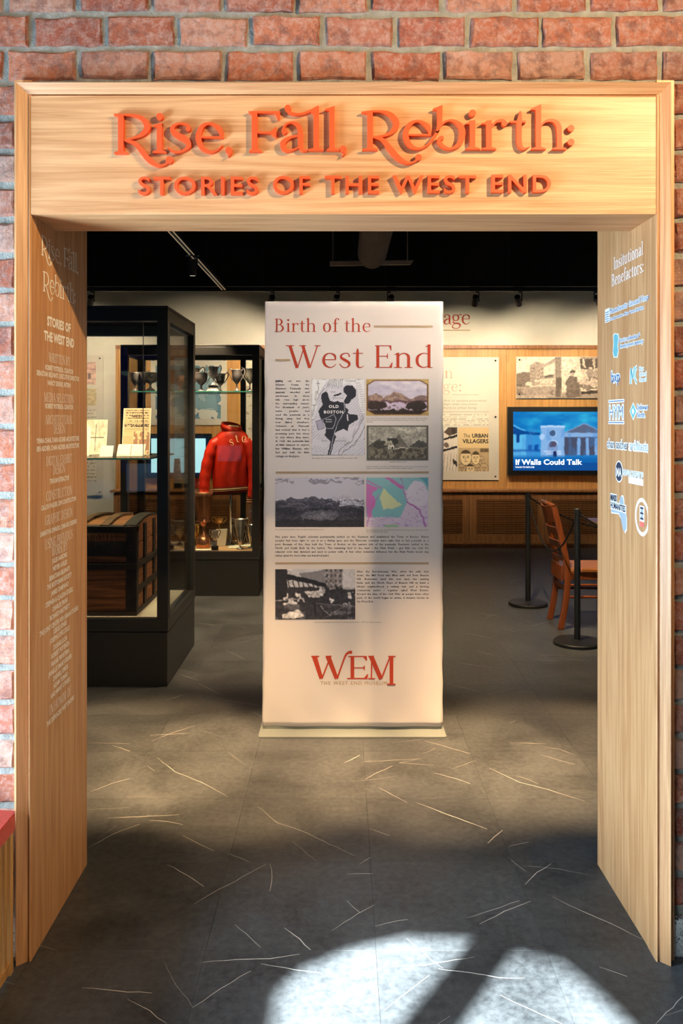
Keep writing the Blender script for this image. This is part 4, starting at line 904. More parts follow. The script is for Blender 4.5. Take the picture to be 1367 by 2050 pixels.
for tx, p0, p1, py in (('The growth of the Shawmut Peninsula (The Boston Guide, 1928).', 624, 716, 918), ('View of the Trimountain in the 17th century showing the dramatic profile of the Shaw-', 733, 857, 838.5), ('mut Peninsula before it was heavily settled (Samuel Lancaster Gerry - Boston Public', 733, 852, 842), ('Library).', 733, 747, 845.5),
                       ('BLACKSTONE\'S HOUSE', 780, 813, 926), ('Artist\'s rendition of the home of William Blackstone, who became the first European', 733, 857, 935), ('settler on the Shawmut Peninsula in 1625 (Stark\'s Antique Views).', 733, 826, 938.5),
                       ('View of Pre-Revolutionary Boston from Dorchester (Stark\'s Antique Views).', 551, 648, 1061), ('Map showing the growth of the West End from the New Fields (green) to West Boston (blue)', 733, 857, 1062), ('and to its maximum extent (pink).', 733, 777, 1065.5), ('Congestion on Causeway Street in front of the Fitchburg Railway Depot in 1894 (City of Boston Archives).', 628, 764, 1246.5)):
    mb = MB(); sans(mb, fB, tx, bu(p0), bz(py), 2.1 * px1, width=bu(p1) - bu(p0), d=PD, res=1); mb.build('caption', M_INK, sleeve)
# WEM mark
mb = MB()
q = lambda x, y: (bu(510 + x / 3.4175), bz(1040 + y / 3.4175))
put_glyph(mb, [S((407, 935, 34), (455, 1088, 26)), S((458, 1090, 10), (515, 945, 10)), S((500, 935, 34), (560, 1088, 26)), S((563, 1090, 11), (610, 955, 12), (630, 918, 16), (655, 905, 18)), D(655, 908, 12), P((386, 932), (440, 932), (440, 942), (386, 940)), P((485, 932), (525, 932), (525, 941), (485, 941)),
  RC(655, 935, 680, 1090), RC(632, 1083, 770, 1092), RC(640, 933, 762, 941), RC(680, 1011, 745, 1018), P((735, 933), (766, 933), (768, 965), (760, 965)), P((740, 1092), (770, 1092), (776, 1058), (768, 1058)), P((738, 1014), (752, 995), (752, 1035)),
  S((800, 940, 10), (797, 1088, 9)), S((795, 935, 32), (863, 1090, 28)), S((865, 1090, 10), (925, 938, 10)), RC(922, 933, 947, 1130), P((776, 932), (815, 932), (815, 941), (776, 941)), RC(912, 932, 962, 941), RC(775, 1084, 822, 1092), RC(906, 1122, 962, 1132)], q, fB, PD, PD)
mb.build('emblem', M_RED, sleeve)
mb = MB(); sans(mb, fB, 'THE WEST END MUSEUM', bu(641), bz(1370.5), 6.6 * px1, width=bu(775) - bu(641), d=PD, track=.12); mb.build('emblem_line', M_GOLD, sleeve)

# pictures on the banner
def bpic(p, name, a, b, c, d_): return p.hang(name, fB, bu(a), bz(b), bu(c), bz(d_), PD, sleeve, M_PRINT)
INK = C(44, 44, 52)
p = Pic(132, 190, C(222, 218, 228), .03, 11, 16)               # map of the peninsula
u, v = p.u, p.v
hat = (np.sin((u * .7 + v) * 150) > .55) & (p.noise(4, 6, 1) > .42); p.mix(hat, C(196, 192, 206))
p.poly([(0, 0), (.30, 0), (.2, .12), (.13, .2), (.11, .35), (.05, .5), (0, .55)], C(240, 238, 240))
p.poly([(.25, 0), (1, 0), (1, .55), (.9, .35), (.86, .12), (.7, .05), (.5, .1), (.35, .06)], C(236, 234, 238))
for k in range(9): p.line([(.28 + .035 * k, .12 - .012 * (k % 3)), (.34 + .03 * k, .0)], .9, C(90, 88, 96))
for k in range(16): a_ = k / 16; p.line([(.83 + .1 * math.sin(a_ * 2.6), .06 + .45 * a_), (.9 + .1 * math.sin(a_ * 2.6), .05 + .46 * a_)], 1.4, C(188, 184, 196))
main = [(.27, .16), (.31, .2), (.34, .28), (.42, .30), (.5, .285), (.55, .305), (.6, .3), (.62, .31), (.645, .38), (.69, .40), (.67, .44), (.72, .46), (.86, .47), (.87, .53), (.80, .56), (.70, .6), (.68, .68), (.6, .66), (.5, .68), (.42, .72), (.46, .76), (.42, .83), (.38, .93), (.36, 1.0), (.3, 1.0), (.33, .92), (.36, .82), (.3, .78), (.25, .74), (.27, .64), (.24, .58), (.15, .5), (.13, .42), (.21, .33), (.18, .25), (.2, .19)]
p.poly(main, INK); p.poly([(.6, .12), (.66, .08), (.78, .09), (.84, .15), (.82, .24), (.74, .27), (.70, .32), (.64, .33), (.61, .29), (.66, .22), (.6, .17)], INK); p.poly([(.41, .22), (.55, .18), (.56, .2), (.42, .235)], INK)
p.line([(.61, .3), (.625, .42), (.5, .56), (.42, .72), (.38, .86), (.33, 1)], 1.4, C(206, 204, 214))
p.line([(.21, .53), (.42, .47), (.46, .52), (.40, .65), (.27, .65), (.21, .53)], 1.2, C(206, 204, 214)); p.line([(.67, .47), (.68, .54)], 3, C(226, 224, 232))
p.poly([(.08, .55), (.2, .53), (.24, .64), (.12, .67)], C(176, 172, 192)); p.line([(.08, .55), (.2, .53), (.24, .64), (.12, .67), (.08, .55)], 1.0, C(70, 68, 76))
p.line([(.5, 1), (.52, .93), (.75, .82), (.8, .74), (.98, .5)], 1.1, C(80, 78, 86)); p.line([(.56, 1), (.6, .95), (.8, .86), (.9, .76), (1, .62)], 1.1, C(80, 78, 86))
p.line([(.12, .02), (.12, .2)], 1, C(80, 78, 86)); p.line([(.08, .06), (.16, .06)], 1, C(80, 78, 86))
p.line([(0, .34), (.08, .34), (.14, .22), (.24, .12)], 1, C(110, 108, 116)); p.line([(0, .55), (.05, .52)], 1, C(110, 108, 116)); p.line([(0, 0), (1, 0), (1, 1), (0, 1), (0, 0)], 1.2, C(120, 118, 124))
bpic(p, 'printed_map', 624, 759, 730, 911)
for tx, a, b, cap, wd in (('OLD', 658, 816.5, 5.4, 20), ('BOSTON', 648, 827.5, 5.4, 39)): mb = MB(); sans(mb, fB, tx, bu(a), bz(b), cap * px1, width=wd * px1, d=PD + .0008, bold=.03, track=.1); mb.build('map_lettering', M_WHITE, sleeve)
for tx, a, b, wd in (('BURIAL', 651.5, 841, 13), ('GROUND', 651.5, 845.5, 13)): mb = MB(); sans(mb, fB, tx, bu(a), bz(b), 2.2 * px1, width=wd * px1, d=PD + .0008); mb.build('map_lettering', M_WHITE, sleeve)
for tx, a, b, wd, cap in (('NEW', 661, 786.5, 12, 3.4), ('BOSTON', 666, 799, 22, 3.4), ('NEW', 643, 884.5, 12, 3.4), ('BOSTON', 671, 884.5, 22, 3.4), ('HARBOR', 691, 764.5, 22, 3.4)): mb = MB(); serif_line(mb, fB, tx, bu(a), bz(b), cap * px1, width=wd * px1, d=PD + .0008, n=2); mb.build('map_lettering', M_INK, sleeve)
def rot_text(mb, tx, a, b, ang, wd, cap):
    ca, sa = math.cos(ang), math.sin(ang); f2 = lambda x, y, d=0.0: fB(bu(a) + x * ca - y * sa, bz(b) + x * sa + y * ca, d)
    mb = MB(); serif_line(mb, f2, tx, 0, 0, cap * px1, width=wd * px1, d=PD + .0008, n=2); mb.build('map_lettering', M_INK, sleeve)
rot_text(mb, 'RIVER', 633, 802, 1.45, 20, 3.6); rot_text(mb, 'CHARLES', 628, 834, 1.45, 24, 3.6); rot_text(mb, 'CHANNEL', 719, 852, 1.15, 26, 3.6); rot_text(mb, 'POINT', 707, 876, 1.2, 18, 3.6); rot_text(mb, 'FORT', 690, 892, .5, 13, 3.6)
p = Pic(160, 94, C(206, 198, 216), .05, 12, 18)                # painting of three hills and a lake
n1 = p.noise(6, 9, 4, 4); p.mix(np.clip((n1 - .5) * 3, 0, 1) * (p.v < .5), C(246, 236, 240), .8); p.mix(np.clip((.45 - n1) * 3, 0, 1) * (p.v < .45), C(168, 156, 190), .8)
def hill(cx, w, top, base=.58): return p.v > base - (base - top) * np.clip(1 - np.abs((p.u - cx) / w) ** 1.35, 0, 1)
nn = p.noise(24, 14, 5, 3)
for cx, w, tp in ((.15, .2, .40), (.48, .27, .36), (.88, .2, .42)): p.mix(hill(cx, w, tp), C(138, 112, 108)); p.mix(hill(cx, w, tp) & (nn > .55), C(176, 146, 128))
p.mix(p.v > .58, C(206, 190, 214)); p.mix((p.v > .58) & (p.v < .64 + .05 * (nn - .5)), C(110, 80, 84))
p.ell(.17, .72, .17, .12, C(58, 44, 38)); p.ell(.80, .73, .17, .13, C(54, 42, 36)); p.mix(p.v > .84 + .12 * (p.noise(14, 4, 6) - .5), C(50, 38, 32)); p.mix((p.v > .6) & (nn > .68), C(84, 66, 52), .6)
p.rect(.42, .71, .46, .73, C(60, 40, 40))
oct_ = (np.abs(p.u0 - .5) / .49 + np.abs(p.v0 - .5) / .47 < 1.68) & (np.abs(p.u0 - .5) < .47) & (np.abs(p.v0 - .5) < .45)
edge = (np.abs(p.u0 - .5) / .49 + np.abs(p.v0 - .5) / .47 < 1.74) & (np.abs(p.u0 - .5) < .485) & (np.abs(p.v0 - .5) < .47)
g = p.noise(30, 20, 8, 2); keep = p.a.copy(); p.a[:] = np.array(C(196, 164, 104)); p.mul(.85 + .3 * g); p.mix(edge, C(110, 70, 40)); p.a = np.where(oct_[..., None], keep, p.a)
p.blur(1); bpic(p, 'printed_painting', 733, 759, 858, 832)
p = Pic(160, 92, C(158, 152, 140), .05, 14, 20)                # engraving of a cottage
n1 = p.noise(60, 34, 11, 2); n2 = p.noise(6, 7, 12, 3)
p.mix(np.clip((n2 - .45) * 4, 0, 1) * (p.v < .5), C(214, 208, 194), .8)
for cx, w, tp, c in ((.2, .2, .40, (92, 88, 82)), (.52, .16, .27, (118, 112, 104)), (.85, .2, .42, (84, 82, 78))): p.mix(hill(cx, w, tp, .66), C(*c))
p.mix(p.v > .62, C(128, 120, 104)); p.mix((p.v > .66) & (p.noise(20, 10, 13) > .5), C(84, 78, 68)); p.ell(.42, .46, .09, .1, C(60, 58, 54)); p.ell(.24, .56, .12, .1, C(70, 66, 60))
p.rect(.36, .56, .45, .68, C(236, 230, 214)); p.poly([(.28, .56), (.33, .44), (.41, .43), (.46, .57)], C(170, 160, 140)); p.rect(.38, .61, .395, .68, C(60, 56, 50)); p.rect(.415, .6, .43, .68, C(60, 56, 50)); p.poly([(.46, .63), (.75, .62), (.46, .68)], C(206, 200, 184))
p.mul(.72 + .56 * n1)
fr_ = (p.u0 < .035) | (p.u0 > .965) | (p.v0 < .05) | (p.v0 > .94); p.mix(fr_, C(92, 88, 82)); p.mix(((p.u0 < .012) | (p.u0 > .988) | (p.v0 < .02) | (p.v0 > .985)), C(190, 184, 170))
bpic(p, 'printed_engraving', 733, 851, 858, 922)
p = Pic(200, 112, C(214, 208, 220), .06, 16, 16)               # panorama of hills
n1 = p.noise(60, 50, 21, 3); n2 = p.noise(10, 22, 22, 3)
p.mix((p.v < .13) & (n2 > .55), C(130, 124, 138), .7); p.mix(p.v > .47, C(74, 70, 82)); ridge = .46 - .035 * p.noise(9, 2, 23, 3) * (np.abs(p.u - .42) < .3) * 2; p.mix((p.v > ridge) & (p.v < .5), C(96, 92, 104))
p.mix((p.v > .47) & (p.u > .72) & (p.v < .58 - .05 * (p.u - .72)), C(190, 186, 198)); p.mix((p.v > .52) & (n2 > .55), C(130, 124, 134), .6); p.ell(.52, .74, .2, .08, C(150, 146, 156)); p.mix((p.v > .62), C(40, 36, 44), .55); p.ell(.5, .78, .22, .1, C(124, 120, 130), .7); p.mix((p.v > .86), C(30, 28, 36), .7)
p.mul(np.where(p.v > .44, .45 + 1.1 * n1, 1))
for k in range(9): p.line([(.66 + .022 * k, .44), (.66 + .022 * k, .40 - .02 * (k % 2))], .8, C(120, 116, 128))
bpic(p, 'printed_panorama', 551, 955.5, 729, 1055)
p = Pic(150, 118, C(224, 206, 226), .04, 18, 14)               # colour growth map
n1 = p.noise(5, 5, 31, 3)
p.mix(p.v < .2 + .15 * n1, C(150, 200, 204)); p.poly([(0, .35), (.2, .2), (.42, .14), (.6, .22), (.66, .5), (.55, .8), (.1, .8), (0, .78)], C(140, 198, 202)); p.poly([(0, .1), (.2, .22), (.1, .3), (.1, .8), (.02, .8), (0, .5)], C(218, 130, 196)); p.ell(.08, .5, .08, .15, C(220, 126, 196))
p.poly([(.28, .22), (.36, .32), (.5, .48), (.58, .56), (.42, .64), (.27, .63), (.22, .4)], C(226, 228, 176)); p.ell(.82, .35, .17, .28, C(232, 222, 234)); p.poly([(.3, 0), (.38, 0), (.62, .2), (.56, .24)], C(206, 120, 186)); p.line([(0, .04), (.25, .22)], 3, C(206, 130, 190)); p.line([(.66, .5), (.86, .64), (.96, 1)], 4, C(190, 120, 190)); p.line([(.55, 0), (.66, .5)], 2, C(190, 120, 190)); p.line([(.0, 1), (.1, .6), (.2, .35)], 2, C(206, 120, 186))
r_ = np.random.RandomState(5)
for k in range(36):
    a_, b_ = r_.rand(2); p.line([(a_, .78 + .22 * b_), (a_ + r_.uniform(-.1, .1), .78 + .22 * b_ + r_.uniform(-.1, .1))], .8, C(170, 130, 190))
for k in range(24):
    a_, b_ = .62 + .36 * r_.rand(), .1 + .8 * r_.rand(); p.line([(a_, b_), (a_ + r_.uniform(-.08, .08), b_ + r_.uniform(-.08, .08))], .8, C(176, 140, 200))
p.poly([(.85, .0), (1, 0), (1, .2), (.95, .1)], C(100, 170, 190)); p.ell(.4, 1.0, .12, .06, C(170, 210, 170))
bpic(p, 'printed_growth_map', 733, 956, 857, 1055)
p = Pic(190, 118, C(208, 206, 214), .03, 20, 18)               # street photograph with elevated rails
n1 = p.noise(40, 26, 41, 3); n2 = p.noise(14, 8, 42, 3)
p.poly([(.62, 0), (.84, 0), (.84, .42), (.58, .42)], C(150, 144, 150)); p.mix((p.u > .62) & (p.u < .84) & (p.v < .42) & (np.sin(p.u * 110) > .2) & (np.sin(p.v * 60) > 0), C(80, 76, 84)); p.poly([(.3, .08), (.62, .02), (.6, .3), (.34, .22)], C(138, 134, 142)); p.poly([(0, 0), (.15, 0), (.15, .55), (0, .6)], C(40, 38, 44)); p.poly([(.14, .1), (.64, .28), (.64, .36), (.14, .2)], C(30, 28, 34))
for k in range(8): p.line([(.15 + .06 * k, .14 + .02 * k), (.18 + .06 * k, .36)], 2.2, C(30, 28, 34))
p.mix((p.v > .36) & (n2 > .38), C(36, 34, 40), .92); p.poly([(.36, .44), (.56, .42), (.56, .56), (.42, .56)], C(206, 202, 206)); p.mix(p.v > .7, C(60, 58, 66), .7); p.poly([(.08, .9), (.3, .8), (.36, .92), (.3, .97), (.1, .97)], C(216, 212, 214)); p.line([(.0, .62), (.35, .58)], 1.6, C(190, 186, 194)); p.line([(.5, .68), (1, .74)], 1.8, C(140, 136, 144)); p.line([(.5, .68), (.5, .9)], 3, C(30, 28, 34)); p.line([(.56, .74), (.7, .92)], 1.6, C(170, 166, 172)); p.line([(.9, .7), (.6, .98)], 1.6, C(150, 146, 152))
p.mul(np.where((p.v < .35) & (p.u > .2) & (p.u < .6), .9 + .2 * n1, .55 + .9 * n1)); p.mix((p.u > .84) & (p.v < .4), C(206, 204, 212), .8)
p.blur(1); bpic(p, 'printed_photograph', 551, 1139.5, 711, 1240)

# ================================================================== BACK WALL FURNISHINGS
YP = YW - .055                                    # front of the boards on the wall
def board(name, label, cat, x0, x1, z0, z1, mat, y=YP, tk=.012):
    t = thing(name, label, cat, ((x0 + x1) / 2, y, z0))
    b = MB().box(x0, x1, y, y + tk, z0, z1).build('board', mat, t, bevel=.001)
    return t, b
def studs(t, pts, y=YP):
    for (x, z) in pts:
        c = MB(); c.tube([(x, y - .012, z), (x, y + .0145, z)], .011, 12); c.build('standoff', M_CHROME, t, smooth=False)
wu = lambda px: X_(px, YP)
wz = lambda py: Z_(py, YP)
fW = fr_front(YP)
# title on the wall
mb = MB(); fT = fr_front(YW - .004); s = .126 / .48 * CH
t = thing('wall_title', 'red serif wall letters reading age above the oak panelling, right of the banner', 'lettering', (X_(910, YW), YW, Z_(660, YW)))
x = X_(886, YW); k = s / CH
for c in 'age':
    mb = MB(); put_glyph(mb, GL[c][1], (lambda X: lambda a, b: (X + a * k * .96, Z_(649.5, YW) + b * k))(x), fT, 0, .004); fixn(mb.build('letter', M_RED, t)); x += GL[c][0] * k * .96 - .012
mb = MB(); mb.box(X_(887, YW), X_(941, YW), YW - .006, YW, Z_(662, YW), Z_(660.4, YW)); mb.build('underline', M_GOLD, t)
# acrylic panel with the quotation
x0, x1, z0, z1 = .70, wu(998.5), wz(961), wz(715)
t, b = board('text_panel', 'cream exhibit panel with quotation and yellow book cover, partly hidden by the banner', 'panel', x0, x1, z0, z1, M_CREAM)
MB().box(x0 + .003, x1 - .003, YP + .012, YP + .02, z0 - .01, z0 + .03).build('backing', M_BLACK, t)
studs(t, [(x1 - .045, z1 - .045), (x1 - .045, (z0 + z1) / 2 + .02), (x1 - .045, z0 + .045), (x0 + .045, z1 - .045), (x0 + .045, z0 + .045)])
mb = MB(); serif_line(mb, fW, 'n', wu(889.5), wz(757), 22 / F * YP, d=.001, wscale=.6); mb.build('heading', M_PRED, t); xq = wu(886)
for c in 'ge:': mb = MB(); serif_line(mb, fW, c, xq, wz(783.5), 22 / F * YP, d=.001, wscale=.6); mb.build('heading_letter', M_PRED, t); xq += GL[c][0] * 22 / F * YP / CH
mb = MB()
for tx, a, b_, py in (('first or second generation', 888, 973, 804), ('dapt their nonurban', 887, 955, 811), ('lture to urban living', 887, 953, 818.3)): sans(mb, fW, tx, wu(a), wz(py), 4.2 / F * YP, width=wu(b_) - wu(a), d=.001, shear=.2)
mb.face([(wu(904), wz(790.8)), (wu(959), wz(790.8)), (wu(959), wz(790.2)), (wu(904), wz(790.2))], fW, .001); mb.face([(wu(886), wz(825)), (wu(978), wz(825)), (wu(978), wz(824.4)), (wu(886), wz(824.4))], fW, .001)
mb.build('quotation', M_GREYINK, t)
p = Pic(110, 26, C(234, 226, 206))
r_ = np.random.RandomState(9)
for i in range(6): p.mix((np.abs(p.v - (i + .5) / 6) < .035) & (p.noise(60, 3, 50 + i, 1) > .42), C(170, 160, 140), .8)
p.hang('small_print', fW, wu(830), wz(829), wu(978), wz(852), .001, t, M_PRINT)
p = Pic(88, 124, C(236, 206, 150))                # book cover
p.mix(p.v > .47, C(206, 176, 132)); p.mix((p.v > .47) & (p.noise(12, 10, 61) > .55), C(190, 160, 118), .5)
def headp(cx, cy, rx, ry, fill, hair=False):
    p.ell(cx, cy, rx * 1.08, ry * 1.08, C(70, 54, 36)); p.ell(cx, cy, rx, ry, fill)
    if hair: p.mix((((p.u - cx) / rx) ** 2 + ((p.v - cy) / ry) ** 2 < 1.15) & (p.v < cy - ry * .55), C(84, 66, 44))
    for sx in (-.38, .38): p.ell(cx + sx * rx, cy - .05 * ry, rx * .16, ry * .06, C(64, 50, 36)); p.line([(cx + sx * rx - .2 * rx, cy - .2 * ry), (cx + sx * rx + .2 * rx, cy - .22 * ry)], 1, C(64, 50, 36))
    p.line([(cx, cy - .05 * ry), (cx - .1 * rx, cy + .25 * ry), (cx + .05 * rx, cy + .28 * ry)], .9, C(90, 70, 48)); p.line([(cx - .25 * rx, cy + .5 * ry), (cx + .25 * rx, cy + .5 * ry)], 1.2, C(90, 70, 48))
headp(.76, .76, .1, .1, C(206, 178, 136)); headp(.12, .93, .13, .1, C(200, 170, 128)); headp(.62, .93, .12, .1, C(204, 174, 132)); headp(.84, .93, .13, .11, C(212, 182, 138)); headp(.25, .69, .18, .165, C(240, 216, 166), True); headp(.57, .70, .13, .145, C(240, 216, 166), True); headp(.4, .95, .13, .11, C(238, 214, 164), True)
p.rect(.70, .48, .99, .565, C(120, 96, 66), .6); p.mix((p.u > .7) & (p.v > .48) & (p.v < .565) & (np.sin(p.u * 120) > .1), C(60, 48, 36), .8)
p.hang('book_cover', fW, wu(917), wz(855.5), wu(978.5), wz(943.5), .001, t, M_PRINT)
mb = MB()
sans(mb, fW, 'The', wu(927.5), wz(876), 7.6 / F * YP, width=13.5 / F * YP, d=.002); sans(mb, fW, 'URBAN', wu(944.5), wz(876), 7.6 / F * YP, width=32.5 / F * YP, d=.002, bold=.03); sans(mb, fW, 'VILLAGERS', wu(926), wz(887), 7.6 / F * YP, width=51.5 / F * YP, d=.002, bold=.03)
mb.build('cover_title', M_INK, t)
p = Pic(60, 124, C(236, 224, 210), .08, 28, 10)                # tall photograph beside it
p.poly([(.3, .12), (.55, .0), (1, 0), (1, .14), (.6, .2)], C(90, 74, 62)); p.poly([(.1, .28), (1, .16), (1, .22), (.1, .32)], C(40, 32, 30)); p.poly([(.15, .52), (1, .42), (1, .47), (.15, .57)], C(36, 28, 28)); p.ell(.45, .4, .12, .06, C(120, 100, 88)); p.poly([(.75, .7), (1, .78), (1, .9), (.8, .82)], C(50, 40, 36)); p.mix((p.v > .58) & (np.sin(p.u * 40 + p.v * 9) > .86), C(150, 132, 118), .7); p.poly([(.7, .02), (.9, .02), (.9, .14), (.75, .15)], C(60, 48, 42))
p.hang('street_photograph', fW, wu(876), wz(855.5), wu(915), wz(943.5), .001, t, M_PRINT)
# long photograph print
x0, x1, z0, z1 = wu(1033), 3.95, wz(797.5), wz(714)
t, b = board('photograph_print', 'long sepia photograph print of street and children, mounted over the blue screen', 'photograph', x0, x1, z0, z1, M_CREAM)
MB().box(x0 + .003, x1 - .003, YP + .012, YP + .02, z0 - .012, z0 + .02).build('backing', M_BLACK, t)
SEP = lambda g: (min(1, .15 + .88 * g), .11 + .84 * g, .09 + .76 * g)
p = Pic(150, 110, SEP(.95), .02, 22, 20); n1 = p.noise(50, 36, 71, 2)
p.poly([(0, .42), (.18, .36), (.3, .38), (.3, .72), (0, .72)], SEP(.42)); p.poly([(.3, .22), (.42, .12), (.6, .16), (.6, .7), (.3, .7)], SEP(.62)); p.poly([(.44, .3), (.86, .02), (.86, .68), (.44, .66)], SEP(.66)); p.poly([(.6, .26), (.84, .14), (.84, .42), (.6, .46)], SEP(.92)); p.poly([(.62, .46), (.8, .42), (.8, .48), (.62, .52)], SEP(.3))
for i in range(4):
    for j in range(3): x_ = .47 + .035 * i; p.rect(x_, .33 + .1 * j - .05 * i * .5, x_ + .012, .38 + .1 * j - .05 * i * .5, SEP(.3))
for i in range(3):
    for j in range(5): p.rect(.33 + .03 * i, .26 + .08 * j, .342 + .03 * i, .29 + .08 * j, SEP(.35))
p.poly([(.4, .56), (.86, .52), (.86, .56), (.4, .6)], SEP(.9)); p.rect(.52, .58, .8, .64, SEP(.85)); p.rect(.0, .66, .12, .72, SEP(.3)); p.poly([(.2, .64), (.26, .6), (.33, .62), (.35, .7), (.2, .7)], SEP(.85)); p.ell(.55, .7, .14, .035, SEP(.8)); p.ell(.72, .72, .12, .035, SEP(.7)); p.mix(p.v > .72, SEP(.6)); p.mix((p.v > .74) & (p.noise(6, 8, 72) > .5), SEP(.38), .7); p.mix((p.v > .92), SEP(.75), .6)
p.rect(.865, 0, .985, 1, SEP(.55)); p.rect(.865, .0, .872, 1, SEP(.2)); p.rect(.88, .5, 1, .76, SEP(.28)); p.rect(.88, .76, .97, 1, SEP(.32)); p.mix((p.u > .87) & (np.sin(p.u * 260) > .4), SEP(.35), .5)
p.mul(.8 + .4 * n1)
p.blur(1).hang('street_scene', fW, x0 + .004, z1 - .004, wu(1124), z0 + .004, .001, t, M_PRINT)
p = Pic(230, 110, SEP(.9), .04, 24, 24); n1 = p.noise(70, 36, 73, 2); n2 = p.noise(14, 8, 74, 3)
p.rect(.2, 0, 1, .3, SEP(.25)); p.mix((p.u > .2) & (p.v < .3) & (np.sin(p.u * 60) > .75), SEP(.8)); p.rect(.2, .0, 1, .05, SEP(.6)); p.poly([(0, .85), (.2, .8), (1, .85), (1, 1), (0, 1)], SEP(.62)); p.poly([(.05, .55), (.12, .45), (.17, .5), (.2, .95), (.05, 1)], SEP(.38)); p.ell(.11, .4, .028, .055, SEP(.75)); p.ell(.11, .36, .03, .03, SEP(.25))
for cx, cy in ((.24, .3), (.3, .26), (.36, .3), (.42, .27), (.5, .3), (.58, .28), (.66, .3), (.74, .27), (.82, .3)):
    p.ell(cx, cy + .14, .035, .12, SEP(.55 + .35 * ((cx * 37) % 1))); p.ell(cx, cy, .02, .045, SEP(.8)); p.ell(cx, cy - .03, .02, .02, SEP(.2))
p.poly([(.18, .6), (.24, .5), (.45, .52), (.52, .66), (.5, .82), (.2, .84)], SEP(.8)); p.ell(.24, .76, .035, .07, SEP(.95)); p.ell(.33, .76, .035, .07, SEP(.95)); p.poly([(.2, .84), (.5, .80), (.48, .88), (.22, .9)], SEP(.15)); p.mix((p.v > .5) & (p.v < .82) & (p.u > .18) & (p.u < .5) & (n2 > .58), SEP(.35), .8); p.poly([(.5, .3), (.57, .3), (.56, .9), (.53, .9)], SEP(.92)); p.mix((p.u > .56) & (p.v > .45) & (n2 > .5), SEP(.4), .8)
p.mul(.75 + .5 * n1)
p.blur(1).hang('children_scene', fW, wu(1124.5), z1 - .004, x1 - .004, z0 + .004, .001, t, M_PRINT)
studs(t, [(x0 + .04, z1 - .04), (x0 + .04, z0 + .05), (x1 - .04, z1 - .04), (x1 - .04, z0 + .05)])
mb = MB(); mb.box(wu(1096), wu(1130), YP - .002, YP, wz(797), wz(794.5)); mb.build('caption_strip', M_GREYINK, t)
# big screen
x0, x1, z0, z1 = wu(1015), wu(1015) + 1.46, wz(951), wz(814.5)
t = thing('display_screen', 'black framed wall screen showing blue building image and If Walls Could Talk', 'screen', ((x0 + x1) / 2, YP, z0))
MB().box(x0, x1, YP - .05, YP + .015, z0, z1).build('frame', M_BLACK, t, bevel=.004)
MB().box(x0 + .044, x1 - .044, YP - .056, YP - .05, z0 + .035, z1 - .04).build('bezel', M_STEELB, t, bevel=.004)
p = Pic(250, 144, C(20, 120, 190), .012, 26, 20); n1 = p.noise(6, 7, 81, 3); n2 = p.noise(30, 4, 82, 3)
p.mix(np.clip((n1 - .45) * 3, 0, 1) * (p.v < .5), C(60, 190, 220), .7); p.mix(np.clip((.5 - n1) * 3, 0, 1) * (p.v < .5), C(6, 96, 176), .7)
p.poly([(0, .22), (.12, .32), (.12, .78), (0, .78)], C(90, 180, 225)); p.poly([(0, .25), (.1, .33), (.25, .36), (.25, .4), (0, .38)], C(10, 70, 140)); p.rect(.03, .38, .06, .52, C(10, 60, 130)); p.rect(.12, .4, .28, .78, C(50, 140, 205)); p.rect(.14, .56, .18, .65, C(14, 80, 160)); p.rect(.2, .56, .24, .65, C(14, 80, 160)); p.rect(.0, .64, .27, .68, C(10, 60, 140), .6)
p.poly([(.26, .25), (.48, .24), (.48, .78), (.26, .78)], C(130, 172, 220)); p.rect(.26, .235, .485, .27, C(176, 204, 236)); p.ell(.37, .365, .045, .065, C(150, 186, 226)); p.ell(.37, .365, .03, .05, C(66, 90, 128)); p.ell(.37, .55, .05, .07, C(190, 214, 240)); p.rect(.325, .55, .415, .74, C(120, 150, 196)); p.ell(.37, .55, .035, .05, C(70, 80, 110)); p.rect(.34, .53, .4, .6, C(90, 70, 90), .6); p.rect(.29, .66, .45, .69, C(206, 222, 244), .6); p.rect(.31, .70, .45, .73, C(206, 222, 244), .6); p.rect(.375, .67, .405, .83, C(24, 40, 90)); p.ell(.272, .43, .025, .05, C(170, 200, 235))
p.poly([(.48, .36), (.66, .2), (.86, .36)], C(88, 98, 124)); p.line([(.48, .36), (.66, .2), (.86, .36)], 2.5, C(120, 150, 196)); p.rect(.48, .36, .88, .43, C(130, 170, 216)); p.rect(.48, .43, .88, .74, C(70, 76, 100))
for x_ in (.6, .68, .76, .84): p.rect(x_, .44, x_ + .03, .74, C(120, 164, 216))
p.rect(.88, .4, 1, .76, C(40, 120, 190)); p.mix((p.v > .3) & (p.v < .8) & (n2 > .55), C(70, 130, 200), .35); p.mix(p.v > .77, C(12, 96, 170)); p.mix(p.v > .86, C(14, 70, 140), .8); p.mix((p.v > .74) & (p.v < .8), C(30, 110, 180), .5)
p.blur(2).hang('screen_image', fr_front(YP - .056), x0 + .065, z1 - .062, x1 - .065, z0 + .06, .001, t, M_SCREEN)
mb = MB(); fS = fr_front(YP - .058); sans(mb, fS, 'If Walls Could Talk', X_(1031, YP - .056), Z_(930, YP - .056), 10 / F * YP, width=132 / F * YP, d=.001, bold=.028, res=3); mb.build('screen_title', M_SCRTXT, t)
mb = MB(); sans(mb, fS, 'TOUCH TO EXPLORE', X_(1031, YP - .056), Z_(936.5, YP - .056), 2.6 / F * YP, width=38 / F * YP, d=.001, bold=.03); mb.build('screen_caption', M_SCRTXT, t)
